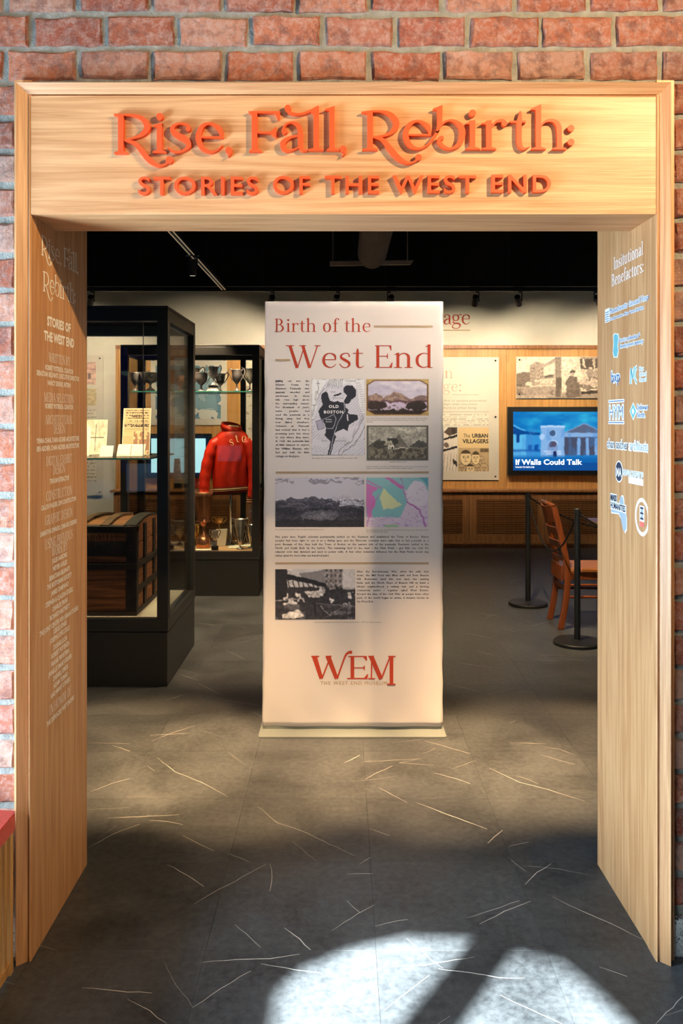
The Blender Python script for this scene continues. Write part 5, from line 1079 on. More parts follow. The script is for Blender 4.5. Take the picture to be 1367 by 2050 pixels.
# map poster, touch screen, sign and pale poster behind the trophy case
x0, x1, z0, z1 = -2.40, wu(454), wz(851), 2.36
t, b = board('map_poster', 'white framed blue map poster behind the shelf of trophies', 'poster', x0, x1, z0, z1, M_CREAM)
p = Pic(110, 100, C(122, 160, 178)); n1 = p.noise(7, 7, 91, 3); p.mix(n1 > .56, C(226, 226, 214)); p.mix((n1 > .53) & (n1 < .56), C(70, 110, 150)); p.poly([(.62, .1), (.86, .12), (.95, .85), (.55, .8)], C(150, 184, 194), .7)
p.hang('map_print', fW, x0 + .06, z1 - .1, x1 - .075, z0 + .08, .001, t, M_PRINT); studs(t, [(x1 - .03, z1 - .03), (x0 + .03, z1 - .03)])
x0, x1, z0, z1 = wu(424) - .82, wu(424), wz(957), wz(868)
t = thing('touch_screen', 'pale blue lit touch screen in black frame behind the red jacket', 'screen', ((x0 + x1) / 2, YP, z0))
MB().box(x0, x1, YP - .04, YP + .015, z0, z1).build('frame', M_BLACK, t, bevel=.004); MB().box(x0 + .035, x1 - .035, YP - .045, YP - .04, z0 + .03, z1 - .03).build('bezel', pmat('dark_blue_bezel', srgb(20, 50, 92), .3), t)
MB().box(x0 + .07, x1 - .07, YP - .048, YP - .045, z0 + .07, z1 - .06).build('screen', M_SCREENW, t)
x0, x1, z0, z1 = wu(372), wu(414), wz(976.5), wz(957.5)
t = thing('touch_sign', 'small red sign with white hand symbol under the pale blue screen', 'sign', ((x0 + x1) / 2, YP, z0))
MB().box(x0, x1, YP - .01, YP + .015, z0, z1).build('plate', M_REDSIGN, t)
mb = MB(); fY = fr_front(YP - .011); cx, cz = wu(402), wz(967.5)
a, b_ = circ(cx, cz, .022, 20), circ(cx, cz, .029, 20)
for k in range(20): mb.face([a[k], b_[k], b_[(k + 1) % 20], a[(k + 1) % 20]], fY, .001)
mb.face([(cx - .008, cz - .014), (cx + .010, cz - .014), (cx + .012, cz), (cx + .002, cz + .004), (cx, cz + .016), (cx - .005, cz + .016), (cx - .006, cz), (cx - .012, cz - .002)], fY, .001); sans(mb, fY, 'T', wu(409), wz(970), .026, d=.001, bold=.03); mb.build('symbol', M_WHITE, t)
x0, x1, z0, z1 = wu(490), .0, wz(968), wz(716)
t, b = board('cream_poster', 'cream poster of old clippings between trophy case and banner', 'poster', x0, x1, z0, z1, M_CREAM)
p = Pic(120, 220, C(232, 222, 198)); n1 = p.noise(30, 50, 95, 2); p.mix((np.sin(p.v * 90) > .2) & (n1 > .56), C(176, 160, 132), .7)
for k in range(8): p.rect(.05 + .45 * (k % 2), .04 + .24 * (k // 2), .46 + .45 * (k % 2), .22 + .24 * (k // 2), C(214 + (k * 13) % 20, 200 + (k * 7) % 24, 170 + (k * 11) % 30), .5)
p.hang('clippings', fW, x0 + .01, z1 - .03, x1 - .02, z0 + .03, .001, t, M_PRINT); MB().box(x0, x1, YP - .02, YP + .02, z0 - .05, z0).build('black_rail', M_BLACK, t)
# panel on the white wall at the far left
YQ = YW - .03; x1 = X_(206.5, YQ); x0 = x1 - .85; z0, z1 = Z_(992, YQ), Z_(711, YQ)
t, b = board('history_panel', 'cream panel with faded pink photograph on white wall behind the trunk case', 'panel', x0, x1, z0, z1, M_CREAM, YQ)
studs(t, [(x1 - .04, z1 - .04), (x1 - .04, z0 + .045), (x0 + .04, z1 - .04)], YQ); fQ = fr_front(YQ)
p = Pic(80, 60, C(222, 184, 164)); n1 = p.noise(16, 12, 96, 3); p.mul(.75 + .5 * n1); p.rect(.0, .3, 1, .34, C(150, 110, 96), .6)
for k in range(4): p.rect(.55 + .1 * k, .5, .6 + .1 * k, .75, C(110, 84, 80), .8)
p.hang('faded_photograph', fQ, x0 + .08, Z_(725, YQ), X_(192, YQ), Z_(770, YQ), .001, t, M_PRINT)
p = Pic(80, 44, C(214, 196, 148)); n1 = p.noise(14, 10, 97, 3); p.mul(.8 + .4 * n1); p.hang('faded_view', fQ, x0 + .08, Z_(778, YQ), X_(193, YQ), Z_(812, YQ), .001, t, M_PRINT)
p = Pic(80, 120, C(232, 224, 202)); p.mix((np.sin(p.v * 130) > .3) & (p.noise(40, 60, 98, 1) > .4), C(150, 138, 118), .6); p.hang('panel_text', fQ, x0 + .08, Z_(820, YQ), X_(193, YQ), Z_(965, YQ), .001, t, M_PRINT)

# ---- ledge and louvred cabinets along the back wall
YC = 10.43
sh = MB().box(-2.85, 4.38, YC - .02, YW - .04, .688, .715).build('ledge', M_PANH, None, bevel=.003); tag(sh, 'long oak ledge on top of the louvred cabinets', 'shelf')
edges = [(-2.81, -2.147), (-2.147, -1.22), (-1.22, -.293), (-.293, .634), (.634, 1.561), (1.561, 2.488), (2.488, 3.415), (3.415, 4.36)]
clab = ['narrow louvred oak cabinet at the far left end, behind trunk case', 'louvred oak cabinet under the pale blue touch screen', 'louvred oak cabinet behind the trophy case right edge', 'louvred oak cabinet hidden behind the banner', 'louvred oak cabinet just right of the banner', 'louvred oak cabinet behind the farther stanchion', 'louvred oak cabinet behind wooden chair and table edge', 'louvred oak cabinet at the far right end of back wall']
SL = MB().hexa([(-.5, 0, -.005), (.5, 0, -.005), (.5, .016, -.011), (-.5, .016, -.011)], [(-.5, 0, .0055), (.5, 0, .0055), (.5, .016, .0), (-.5, .016, .0)]).mesh('slat'); SL.materials.append(M_PANH)
for (a, b), lb in zip(edges, clab):
    t = thing('louvred_cabinet', lb, 'cabinet', ((a + b) / 2, YC, 0), 'cabinets along the back wall')
    MB().box(a + .001, b - .001, YC + .05, YW - .04, .055, .688).build('body', M_BLACKW, t)
    MB().box(a, b, YC - .012, YC + .05, .055, .082).build('bottom_rail', M_PANH, t); MB().box(a, b, YC + .01, YC + .2, 0, .055).build('plinth', M_PANH, t)
    d = MB(); xa, xb, za, zb, s0, s1 = a + .003, b - .003, .085, .676, .165, .600; m_ = .082
    d.box(xa, xa + m_, YC, YC + .02, za, zb).box(xb - m_, xb, YC, YC + .02, za, zb).box(xa + m_, xb - m_, YC, YC + .02, za, s0).box(xa + m_, xb - m_, YC, YC + .02, s1, zb)
    door = d.build('door', M_PANH, t)
    for k in range(20):
        o = bpy.data.objects.new('slat', SL); COL.objects.link(o); o.parent = door
        o.location = (0, 0.002, s0 + (k + .5) * (s1 - s0) / 20); o.scale = (xb - xa - 2 * m_, 1, 1)

# ================================================================== DISPLAY CASES
def display_case(label, x0, x1, y0, y1, led, deck_mat, stiles=()):
    t = thing('display_case', label, 'display case', ((x0 + x1) / 2, (y0 + y1) / 2, 0), 'black glass display cases')
    zt, pw = 2.248, .064
    MB().box(x0 + .004, x1 - .004, y0 + .004, y1 - .004, 0.0, .318).build('plinth', M_BLACK, t, bevel=.002)
    f = MB().box(x0, x1, y0, y1, .326, .345)
    for (a, b, c, d) in ((x0, x1, y0, y0 + pw), (x0, x1, y1 - pw, y1), (x0, x0 + pw, y0 + pw, y1 - pw), (x1 - pw, x1, y0 + pw, y1 - pw)): f.box(a, b, c, d, .345, .398)
    f.build('lower_frame', M_BLACK, t, bevel=.0015)
    MB().box(x0 + .012, x1 - .012, y0 + .012, y1 - .012, .312, .332).build('shadow_gap', M_STEELB, t)
    for a in (x0, x1 - pw):
        for c in (y0, y1 - pw): MB().box(a, a + pw, c, c + pw, .398, 2.158).build('post', M_BLACK, t, bevel=.0015)
    for a, c in stiles: MB().box(a, a + .05, c - .03, c, .398, 2.158).build('stile', M_BLACK, t)
    u_ = MB()
    for (a, b, c, d) in ((x0, x1, y0, y0 + pw), (x0, x1, y1 - pw, y1), (x0, x0 + pw, y0 + pw, y1 - pw), (x1 - pw, x1, y0 + pw, y1 - pw)): u_.box(a, b, c, d, 2.158, 2.228)
    u_.build('upper_frame', M_BLACK, t, bevel=.0015)
    MB().box(x0, x1, y0, y1, 2.230, zt).build('top', M_BLACK, t, bevel=.002)
    MB().box(x0 + pw, x1 - pw, y0 + pw, y1 - pw, .385, .397).build('deck', deck_mat, t)
    g = .02
    MB().box(x0 + pw, x1 - pw, y0 + g, y0 + g + .006, .398, 2.158).build('glass_pane', M_GLASS, t)
    MB().box(x0 + pw, x1 - pw, y1 - g - .006, y1 - g, .398, 2.158).build('glass_pane', M_GLASS, t)
    MB().box(x0 + g, x0 + g + .006, y0 + pw, y1 - pw, .398, 2.158).build('glass_pane', M_GLASS, t)
    MB().box(x1 - g - .006, x1 - g, y0 + pw, y1 - pw, .398, 2.158).build('glass_pane', M_GLASS, t)
    for k in range(3):                            # small downlights tucked behind the upper frame
        x = x0 + (x1 - x0) * (k + .5) / 3; y = y0 + pw + .03
        MB().tube([(x, y, 2.205), (x, y, 2.23)], .022, 14).build('downlight', M_STEELB, t); MB().tube([(x, y, 2.2035), (x, y, 2.205)], .014, 12).build('downlight_lens', M_LAMP, t)
        spot('case_beam', (x, y, 2.20), (x, (y0 + y1) / 2 - .05, .4), led, 95, WARM, .7, .01, t)
    return t
WARM = (1.0, 0.76, 0.46)
M_DECK = pmat('deck_cream', srgb(226, 214, 190), .6, var=.04)
M_DECKW = wood('deck_board', srgb(176, 136, 92), srgb(216, 176, 130), 0)
c1 = display_case('black framed glass case on the left holding an old wooden trunk', -2.62, -1.029, 5.01, 5.94, 60, M_DECK)
c2 = display_case('black framed glass case holding silver trophies and a red jacket', X_(241, 7.59), X_(519, 7.59), 7.59, 8.29, 52, M_DECKW, [(-.985, 8.25)])
def shelf(case, x0, x1, y0, y1, z):
    s = MB().box(x0, x1, y0 + .004, y1, z, z + .010).build('shelf', M_SHELF, case)
    MB().box(x0, x1, y0, y0 + .004, z, z + .010).build('shelf_edge', M_EDGE, case)
shelf(c1, -2.56, -1.16, 5.10, 5.86, 1.335); SH1 = 1.346
C2L, C2R = X_(241, 7.59) + .07, X_(519, 7.59) - .07
shelf(c2, C2L, C2R, 7.70, 8.22, 1.828); SH2 = 1.839
for (x, y) in ((-2.5, 5.12), (-1.2, 5.12)): MB().tube([(x, 5.12, 1.33), (x, 5.12, 2.2)], .0025, 6).build('cable', M_CHROME, c1)

# ---- things on the trunk case's glass shelf
def sheet(name, label, cat, p0, p1, py0, d, lean, mat, pic=None, tk=.004):
    """a sheet standing on the shelf, top leaning back"""
    x0, x1 = X_(p0, d), X_(p1, d); h = Z_(py0, d) - SH1
    t = thing(name, label, cat, ((x0 + x1) / 2, d, SH1))
    MB().hexa([(x0, d, SH1), (x1, d, SH1), (x1, d + tk, SH1), (x0, d + tk, SH1)], [(x0, d + lean, SH1 + h), (x1, d + lean, SH1 + h), (x1, d + lean + tk, SH1 + h), (x0, d + lean + tk, SH1 + h)]).build('sheet', mat, t)
    if pic:
        fr = lambda u, v, dd=0.0: (u, d + lean * (v - SH1) / h - dd, v); pic.hang('sheet_print', fr, x0 + .004, SH1 + h - .004, x1 - .004, SH1 + .004, .0012, t, M_PRINT)
    MB().box(x0 + .01, x1 - .01, d + lean * .4 + .02, d + lean + .06, SH1, SH1 + .004).build('foot', M_SHELF, t)
    return t
p = Pic(90, 130, C(226, 196, 150)); n1 = p.noise(50, 90, 101, 1)
p.mix((p.v > .03) & (p.v < .3) & (np.abs(np.sin(p.v * 52)) > .75) & (n1 > .4) & (np.abs(p.u - .5) < .42), C(80, 60, 50)); p.mix((p.v > .14) & (p.v < .19) & (n1 > .35) & (np.abs(p.u - .5) < .2), C(60, 46, 42)); p.mix((p.v > .34) & (p.v < .41) & (n1 > .38) & (np.abs(p.u - .5) < .46), C(50, 40, 40))
for y_ in (.31, .44, .46): p.rect(.04, y_, .96, y_ + .008, C(100, 70, 54))
p.mix((p.v > .5) & (p.u > .4) & (p.noise(12, 14, 102) > .45), C(140, 96, 76), .8); p.mix((p.v > .5) & (p.u < .38) & (np.sin(p.v * 200) > .2), C(160, 126, 92), .6)
sheet('newspaper', 'yellowed old newspaper page standing on the glass shelf above the trunk', 'newspaper', 243, 299, 817, 5.56, .06, M_PAPER, p)
sheet('title_card', 'small blank white card standing on the glass shelf', 'card', 199, 225, 892.5, 5.28, .03, M_PAPER)
p = Pic(60, 34, C(240, 224, 194)); p.rect(.49, 0, .51, 1, C(150, 120, 90)); p.mix((np.sin(p.v * 50) > .6) & (p.noise(20, 20, 103, 1) > .5), C(170, 140, 110), .7)
sheet('open_booklet', 'open cream booklet on the shelf in front of the newspaper', 'booklet', 233, 288, 890, 5.38, .05, M_PAPER, p)
sheet('cream_folder', 'tall cream folder on the shelf at the doorway edge', 'folder', 150, 178, 855, 5.40, .05, M_PAPER)
p = Pic(70, 60, C(226, 214, 186)); n1 = p.noise(10, 10, 104, 3); p.mul(.75 + .5 * n1); p.rect(.1, .5, .9, .53, C(110, 100, 90)); p.rect(.5, .1, .53, .9, C(110, 100, 90))
sheet('grey_drawing', 'faded building plan standing behind the white card', 'drawing', 165, 212, 840, 5.62, .05, M_PAPER, p)

# ---- steamer trunk
TX0, TX1, TY0, TY1, TZ0, TZ1 = -2.28, -1.238, 5.10, 5.80, .399, .965
trunk = thing('steamer_trunk', 'worn wooden steamer trunk with black leather bands inside glass case', 'trunk', ((TX0 + TX1) / 2, (TY0 + TY1) / 2, TZ0))
body = MB()
for k in range(4):
    a = TZ0 + k * .105; body.box(TX0 + .008, TX1 - .008, TY0 + .008, TY1 - .008, a + .0015, a + .1035)
body.build('body', M_TRUNK, trunk, bevel=.003)
ld = MB(); npt = 8
prf = [(TY0 + .008, .825)] + [(TY0 + .008 + (TY1 - TY0 - .016) * k / npt, .925 + .026 * math.sin(math.pi * k / npt)) for k in range(npt + 1)] + [(TY1 - .008, .825)]
ld.add([(TX0 + .008, y, z) for y, z in prf] + [(TX1 - .008, y, z) for y, z in prf], [tuple(range(len(prf))), tuple(range(2 * len(prf) - 1, len(prf) - 1, -1))] + [(i, len(prf) + i, len(prf) + (i + 1) % len(prf), (i + 1) % len(prf)) for i in range(len(prf))])
lid = fixn(ld.build('lid', M_TRUNK, trunk))
def ztop(y): k = (y - TY0 - .008) / (TY1 - TY0 - .016); return .925 + .026 * math.sin(math.pi * min(1, max(0, k)))
wr = random.Random(4)
for x in (-2.2, -2.0, -1.8, -1.6, -1.43, -1.275):       # slats across the lid, front to back
    w = .05 if x < -1.3 else .075; s = MB(); q = []
    for k in range(11):
        y = TY0 + (TY1 - TY0) * k / 10; q.append((y, ztop(y) + .004))
    lo = [(y, z) for y, z in q]; sk = wr.uniform(-.04, .05)
    for (ya, za), (yb, zb) in zip(lo[:-1], lo[1:]):
        xa = x + sk * (ya - TY0) * 1.2 + wr.uniform(-.004, .004); xb = x + sk * (yb - TY0) * 1.2
        s.hexa([(xa - w / 2, ya, za - .004), (xa + w / 2, ya, za - .004), (xb + w / 2, yb, zb - .004), (xb - w / 2, yb, zb - .004)], [(xa - w / 2, ya, za + .016), (xa + w / 2, ya, za + .014), (xb + w / 2, yb, zb + .014), (xb - w / 2, yb, zb + .016)])
    s.build('lid_slat', M_HIDE if x != -1.275 else M_LEATHER, trunk, bevel=.003)
MB().box(TX0 - .004, TX1 + .004, TY0 - .006, TY0 + .06, .895, .938).build('lid_front_band', M_LEATHER, trunk, bevel=.006)
MB().box(TX0 - .004, TX1 + .003, TY0 - .004, TY0 + .02, .755, .845).build('tray_band', M_LEATHER, trunk, bevel=.004)
MB().box(TX0 - .006, TX1 + .006, TY0 - .008, TY1 + .004, .675, .712).build('middle_band', M_LEATHER, trunk, bevel=.004)
MB().box(TX0 - .006, TX1 + .006, TY0 - .008, TY1 + .004, TZ0, .428).build('bottom_band', M_LEATHER, trunk, bevel=.004)
MB().box(TX1 - .06, TX1 + .004, TY0 - .005, TY0 + .05, .428, .93).build('corner_band', M_LEATHER, trunk, bevel=.005)
for y in (5.34, 5.60): MB().box(TX1 - .02, TX1 + .004, y - .03, y + .03, .428, .93).build('side_band', M_LEATHER, trunk, bevel=.004)
MB().box(TX1 - .02, TX1 + .005, TY0, TY1, .53, .565).build('side_rail', M_LEATHER, trunk, bevel=.004)
MB().box(TX1 - .02, TX1 + .005, TY1 - .05, TY1 + .004, .428, .93).build('corner_band', M_LEATHER, trunk, bevel=.005)
MB().box(-1.86, -1.78, TY0 - .014, TY0, .80, .90).build('hasp', M_DSILVER, trunk, bevel=.003)
fz = MB()
for k in range(16):
    x = -1.46 + wr.uniform(-.07, .1); z = .9 - wr.uniform(0, .02); fz.tube([(x, TY0 - .008, z), (x + wr.uniform(-.01, .01), TY0 - .014, z - .03), (x + wr.uniform(-.02, .02), TY0 - .012, z - .05 - wr.uniform(0, .03))], .0008, 4)
fz.build('frayed_thread', M_HIDE, trunk, kind='stuff')

# ---- trophies
def trophy(label, px, ytop, d, R, mat, z0, base=None, handles=True, form='goblet', hs=1.0):
    x = X_(px, d); h = Z_(ytop, d) - z0
    t = thing('trophy_cup', label, 'trophy', (x, d, z0), 'trophies in the glass case')
    zb = 0.0
    if base == 'pyramid':
        zb = .052; b = MB(); a1, a2 = .058, .034
        b.hexa([(x - a1, d - a1, z0), (x + a1, d - a1, z0), (x + a1, d + a1, z0), (x - a1, d + a1, z0)], [(x - a2, d - a2, z0 + .042), (x + a2, d - a2, z0 + .042), (x + a2, d + a2, z0 + .042), (x - a2, d + a2, z0 + .042)])
        b.box(x - .04, x + .04, d - .04, d + .04, z0 + .042, z0 + .052); b.build('base', M_EBONY, t, bevel=.002)
    elif base == 'round':
        zb = .036; MB().lathe((x, d, z0), [(.034, 0), (.036, .006), (.030, .012), (.034, .02), (.035, .03), (.026, .036)], 20).build('base', M_EBONY, t, smooth=True)
    hh = h - zb
    if form == 'goblet': pr = [(.55, 0), (.58, .02), (.5, .06), (.22, .12), (.13, .2), (.15, .25), (.12, .28), (.16, .33), (.45, .40), (.74, .5), (.9, .65), (.97, .82), (1.0, .97), (1.06, 1.0), (1.0, 1.0), (.93, .96), (.86, .66), (.6, .47), (.1, .40)]
    elif form == 'bowl': pr = [(.45, 0), (.47, .03), (.38, .1), (.14, .2), (.10, .32), (.16, .42), (.5, .5), (.84, .62), (.98, .8), (1.0, .96), (1.05, 1.0), (.97, 1.0), (.9, .8), (.6, .58), (.1, .52)]
    elif form == 'tall': pr = [(.62, 0), (.64, .015), (.5, .035), (.2, .06), (.14, .10), (.2, .14), (.34, .22), (.52, .38), (.7, .58), (.84, .78), (.93, .92), (.98, .985), (1.02, 1.0), (.95, 1.0), (.82, .78), (.4, .3), (.05, .2)]
    else: pr = [(.72, 0), (.74, .05), (.70, .16), (.62, .17), (.5, .2), (.26, .28), (.18, .36), (.3, .44), (.72, .46), (.75, .475), (.62, .49), (.72, .56), (.86, .74), (.95, .92), (1.0, 1.0), (.94, 1.0), (.8, .72), (.5, .55), (.05, .52)]
    MB().lathe((x, d, z0 + zb), [(r * R, z * hh) for r, z in pr], 28).build('cup', mat, t, smooth=True)
    if handles:
        for s in (-1, 1):
            zt = z0 + zb + hh; zl = z0 + zb + hh * (.48 if form != 'tall' else .25); r0 = R * .98
            pts = catmull([(x + s * r0 * .95, d, zt - hh * .07), (x + s * (r0 + R * .42 * hs), d, zt + hh * .06 * hs), (x + s * (r0 + R * .62 * hs), d, zt - hh * .10), (x + s * (r0 + R * .4 * hs), d, zt - hh * .26), (x + s * r0 * (.78 if form != 'tall' else .62), d, zl)], 6)
            MB().tube(pts, .0042, 8).build('handle', mat, t, smooth=True)
    return t
trophy('dark pewter cup at the left end of trophy shelf, nearest the post', 271, 746, 7.80, .046, M_DSILVER, SH2, handles=False)
trophy('pewter cup with short handles next to the wide shallow bowl', 287, 744, 8.04, .042, M_SILVER, SH2, hs=.6)
trophy('wide shallow silver bowl trophy on a thin stem', 301, 746, 7.80, .095, M_SILVER, SH2, handles=False, form='bowl')
trophy('silver cup with tall looping handles seen through the case side', 340, 741, 7.92, .066, M_SILVER, SH2, hs=1.2)
trophy('coppery footed cup between two looping-handled cups', 361, 752, 7.84, .058, M_COPPER, SH2, hs=.8)
trophy('large silver cup at the corner post of the trunk case', 385, 738, 7.95, .068, M_SILVER, SH2, hs=1.2)
trophy('dark pewter cup just left of the black pyramid base', 403, 746, 7.82, .060, M_DSILVER, SH2, hs=.9)
trophy('silver cup with curled handles on black pyramid base', 427, 734, 7.78, .044, M_DSILVER, SH2, base='pyramid', hs=1.15)
trophy('small silver cup behind the pyramid-based cup', 441, 748, 8.02, .046, M_SILVER, SH2, hs=1.0)
trophy('plain pewter goblet alone near the middle of the shelf', 474, 740, 7.80, .045, M_DSILVER, SH2, handles=True, hs=1.0)
trophy('silver cup cut off by the right post of trophy case', 500, 738, 7.90, .050, M_SILVER, SH2, hs=1.2)
DK = .399
trophy('big copper cup with gold foot under the jacket sleeve', 407, 984, 7.86, .088, M_COPPER, DK, handles=False, form='urn')
trophy('small silver cup on round black base at the front of the deck', 430, 1062, 7.70, .030, M_SILVER, DK, base='round', hs=1.1)
trophy('tall tapering silver vase trophy with straight handles beside the pole', 480.5, 1039, 7.74, .056, M_SILVER, DK, form='tall', hs=.6)
trophy('tall silver vase trophy half hidden by the case post', 503, 1050, 7.84, .050, M_SILVER, DK, form='tall', hs=.6)
trophy('brass cup at the left of the big copper cup', 391, 1050, 7.98, .05, M_BRASS, DK, handles=False)
trophy('tall two-handled silver cup on deck behind the trunk case glass', 360, 1042, 7.98, .05, M_SILVER, DK, hs=1.2)
trophy('dark cup on deck seen at the trunk case edge', 341, 1052, 7.72, .038, M_DSILVER, DK, base='round', hs=.8)
x, d = X_(444, 7.98), 7.98
t = thing('display_riser', 'white tapered riser carrying a brassy cup', 'riser', (x, d, DK))
h = Z_(1059, d) - DK
MB().hexa([(x - .038, d - .03, DK), (x + .038, d - .03, DK), (x + .038, d + .05, DK), (x - .038, d + .05, DK)], [(x - .052, d - .03, DK + h), (x + .052, d - .03, DK + h), (x + .052, d + .05, DK + h), (x - .052, d + .05, DK + h)]).build('block', M_PAPER, t)
trophy('brassy two-handled cup raised on the white riser', 438.5, 1036, 7.985, .042, M_BRASS, DK + h, hs=1.1, form='bowl')
for (a, b, c, e, lb) in ((455, 480, 7.78, 7.98, 'label card lying on the deck by the pole'), (391, 424, 7.66, 7.72, 'label card lying on the deck by the small cup'), (484, 503, 7.9, 8.1, 'label card lying on the deck behind the vase trophies')):
    tag(MB().box(X_(a, c), X_(b, c), c, e, DK, DK + .003).build('label_card', M_PAPER), 'white ' + lb, 'card', None)

# ---- red satin jacket on a pole
JX0, JY = X_(463, 7.97), 7.97
stand = thing('jacket_stand', 'chrome pole stand holding up the red jacket', 'stand', (JX0 - .005, JY, DK))
MB().tube([(JX0 - .005, JY, DK + .012), (JX0 - .005, JY, 1.42)], .0135, 14).build('pole', M_CHROME, stand, smooth=True)
MB().lathe((JX0 - .005, JY, DK), [(.042, 0), (.042, .008), (.02, .014)], 24).build('foot', M_CHROME, stand)
MB().tube([(JX0 - .16, JY, 1.40), (JX0 - .005, JY, 1.44), (JX0 + .15, JY, 1.40)], .011, 10).build('shoulder_bar', M_CHROME, stand)
jk = thing('satin_jacket', 'red satin team jacket with cream lettering across the back, in trophy case', 'jacket', (JX0, JY, .90))
def jac(th, t):
    """surface of the body: angle th, height t in 0..1"""
    z = .905 + .585 * t
    w = np.interp(t, [0, .08, .3, .6, .8, .9, .96, 1.0], [.15, .172, .172, .178, .172, .15, .11, .07])
    dp = np.interp(t, [0, .08, .3, .6, .8, .9, .96, 1.0], [.075, .09, .10, .105, .10, .09, .075, .06])
    f = .011 * math.sin(th * 11 + 3 * math.sin(t * 5)) * math.sin(math.pi * min(1, t * 1.3)) * (1 - .6 * t)
    return (JX0 + (w + f) * math.cos(th), JY + (dp + f) * math.sin(th), z + .03 * math.cos(th) * t * .2 + .012 * math.cos(th) * (1 - t))
NT, NH = 44, 26; vs = [jac(2 * math.pi * k / NT, j / NH) for j in range(NH + 1) for k in range(NT)]
fs = [(j * NT + k, j * NT + (k + 1) % NT, (j + 1) * NT + (k + 1) % NT, (j + 1) * NT + k) for j in range(NH) for k in range(NT)]
MB().add(vs, fs).build('back_panel', M_SATIN, jk, smooth=True)
vs = []
for j, (t_j, g) in enumerate(((-.001, 1.02), (.02, 1.05), (.06, 1.05), (.085, 1.0))):
    for k in range(NT):
        q_ = jac(2 * math.pi * k / NT, max(0, t_j)); vs.append((JX0 + (q_[0] - JX0) * g, JY + (q_[1] - JY) * g, q_[2] - (.012 if j == 0 else 0)))
MB().add(vs, [(j * NT + k, j * NT + (k + 1) % NT, (j + 1) * NT + (k + 1) % NT, (j + 1) * NT + k) for j in range(3) for k in range(NT)]).build('waistband', M_RIB, jk, smooth=True)
for t_j in (.028, .055):
    vs = []
    for dz in (-.004, .004):
        for k in range(NT):
            q_ = jac(2 * math.pi * k / NT, t_j); vs.append((JX0 + (q_[0] - JX0) * 1.07, JY + (q_[1] - JY) * 1.07, q_[2] + dz))
    MB().add(vs, [(k, (k + 1) % NT, NT + (k + 1) % NT, NT + k) for k in range(NT)]).build('waist_stripe', M_THREAD, jk)
for s, lst in ((-1, [(-.09, 0, 1.40, .06), (-.155, -.005, 1.345, .076), (-.205, -.015, 1.22, .072), (-.238, -.03, 1.07, .066), (-.248, -.045, .94, .062), (-.238, -.05, .87, .052)]),
               (1, [(.09, 0, 1.40, .06), (.15, -.005, 1.345, .074), (.195, -.015, 1.22, .07), (.212, -.03, 1.06, .062), (.205, -.04, .92, .056), (.195, -.045, .85, .048)])):
    cc = catmull([(JX0 + a, JY + b, c, r) for a, b, c, r in lst], 5)
    rs = [q_[3] * (1 + .05 * math.sin(i * 1.7)) for i, q_ in enumerate(cc)]
    sl = MB().tube([q_[:3] for q_ in cc], rs, 18, flat=.8).build('sleeve', M_SATIN, jk, smooth=True)
    e = lst[-1]; ax, ay = JX0 + e[0], JY + e[1]; dx = (lst[-1][0] - lst[-2][0]) * .5
    MB().tube([(ax, ay, e[2] + .004), (ax + dx * .5, ay, e[2] - .02), (ax + dx, ay, e[2] - .048)], [e[3] * .9, e[3] * .86, e[3] * .8], 18, flat=.8).build('cuff', M_RIB, jk, smooth=True)
    for q_ in (.014, .034): MB().tube([(ax + dx * .5 * q_ / .02, ay, e[2] - q_ + .003), (ax + dx * .5 * q_ / .02, ay, e[2] - q_ - .003)], e[3] * .91, 18, False, .8).build('cuff_stripe', M_THREAD, jk)
cl = MB(); NTc = 28; vs = []
for rr, zz, yy in ((.078, 1.465, 0), (.088, 1.50, -.005), (.080, 1.535, .0), (.062, 1.52, .01), (.06, 1.48, .01)):
    for k in range(NTc):
        th = 2 * math.pi * k / NTc; vs.append((JX0 + .0 + rr * 1.15 * math.cos(th), JY + yy + rr * .85 * math.sin(th), zz + .018 * math.sin(th) - .02 * math.cos(th)))
cl.add(vs, [(j * NTc + k, j * NTc + (k + 1) % NTc, (j + 1) * NTc + (k + 1) % NTc, (j + 1) * NTc + k) for j in range(4) for k in range(NTc)]); cl.build('collar', M_SATIN, jk, smooth=True)
MB().lathe((JX0 + .005, JY - .01, 1.47), [(.068, 0), (.07, .03), (.058, .052), (.02, .058)], 20, 1.1, .8).build('lining', M_LINING, jk, smooth=True)
mb = MB()
for i, c in enumerate('stomo'):                   # script lettering on an arc across the back
    th = -.62 + .27 * i; lx = JX0 + .155 + .0; cx, cz = JX0 + .01 + .047 * i, 1.345 + .055 * math.cos((i - 2.2) * .33) - .052 + (.02 if i > 0 else 0)
    ang = .42 - .17 * i; ca, sa = math.cos(ang), math.sin(ang)
    def fj(u, v, dd=0.0, cx=cx, cz=cz, ca=ca, sa=sa):
        X, Z = cx + u * ca - v * sa, cz + u * sa + v * ca
        t = min(1, max(0, (Z - .905) / .585)); w = np.interp(t, [.6, .8, .9], [.178, .172, .15]); dp = np.interp(t, [.6, .8, .9], [.105, .10, .09])
        c_ = max(-.98, min(.98, (X - JX0) / w)); return (X, JY - dp * math.sqrt(1 - c_ * c_) - .012, Z)
    put_glyph(mb, GL[c][1], lambda a, b: (a * .095, b * .12), fj, 0, 0, .75)
mb.build('lettering', M_THREAD, jk)

# ---- things on the ledge seen through the side of the trunk case
x, d = X_(355, 10.50), 10.50
t = thing('wooden_megaphone', 'dark tapered wooden horn standing on the back ledge', 'horn', (x, d, .715))
b0 = Z_(966, d)
MB().lathe((x, d, .715), [(.062, 0), (.062, .01), (.056, b0 - .715)], 20).build('stand', M_EBONY, t)
MB().lathe((x, d, b0), [(.058, 0), (.056, .01), (.034, Z_(918, d) - b0), (.028, Z_(918, d) - b0), (.03, .02)], 24).build('horn', M_TRUNK, t, smooth=True)

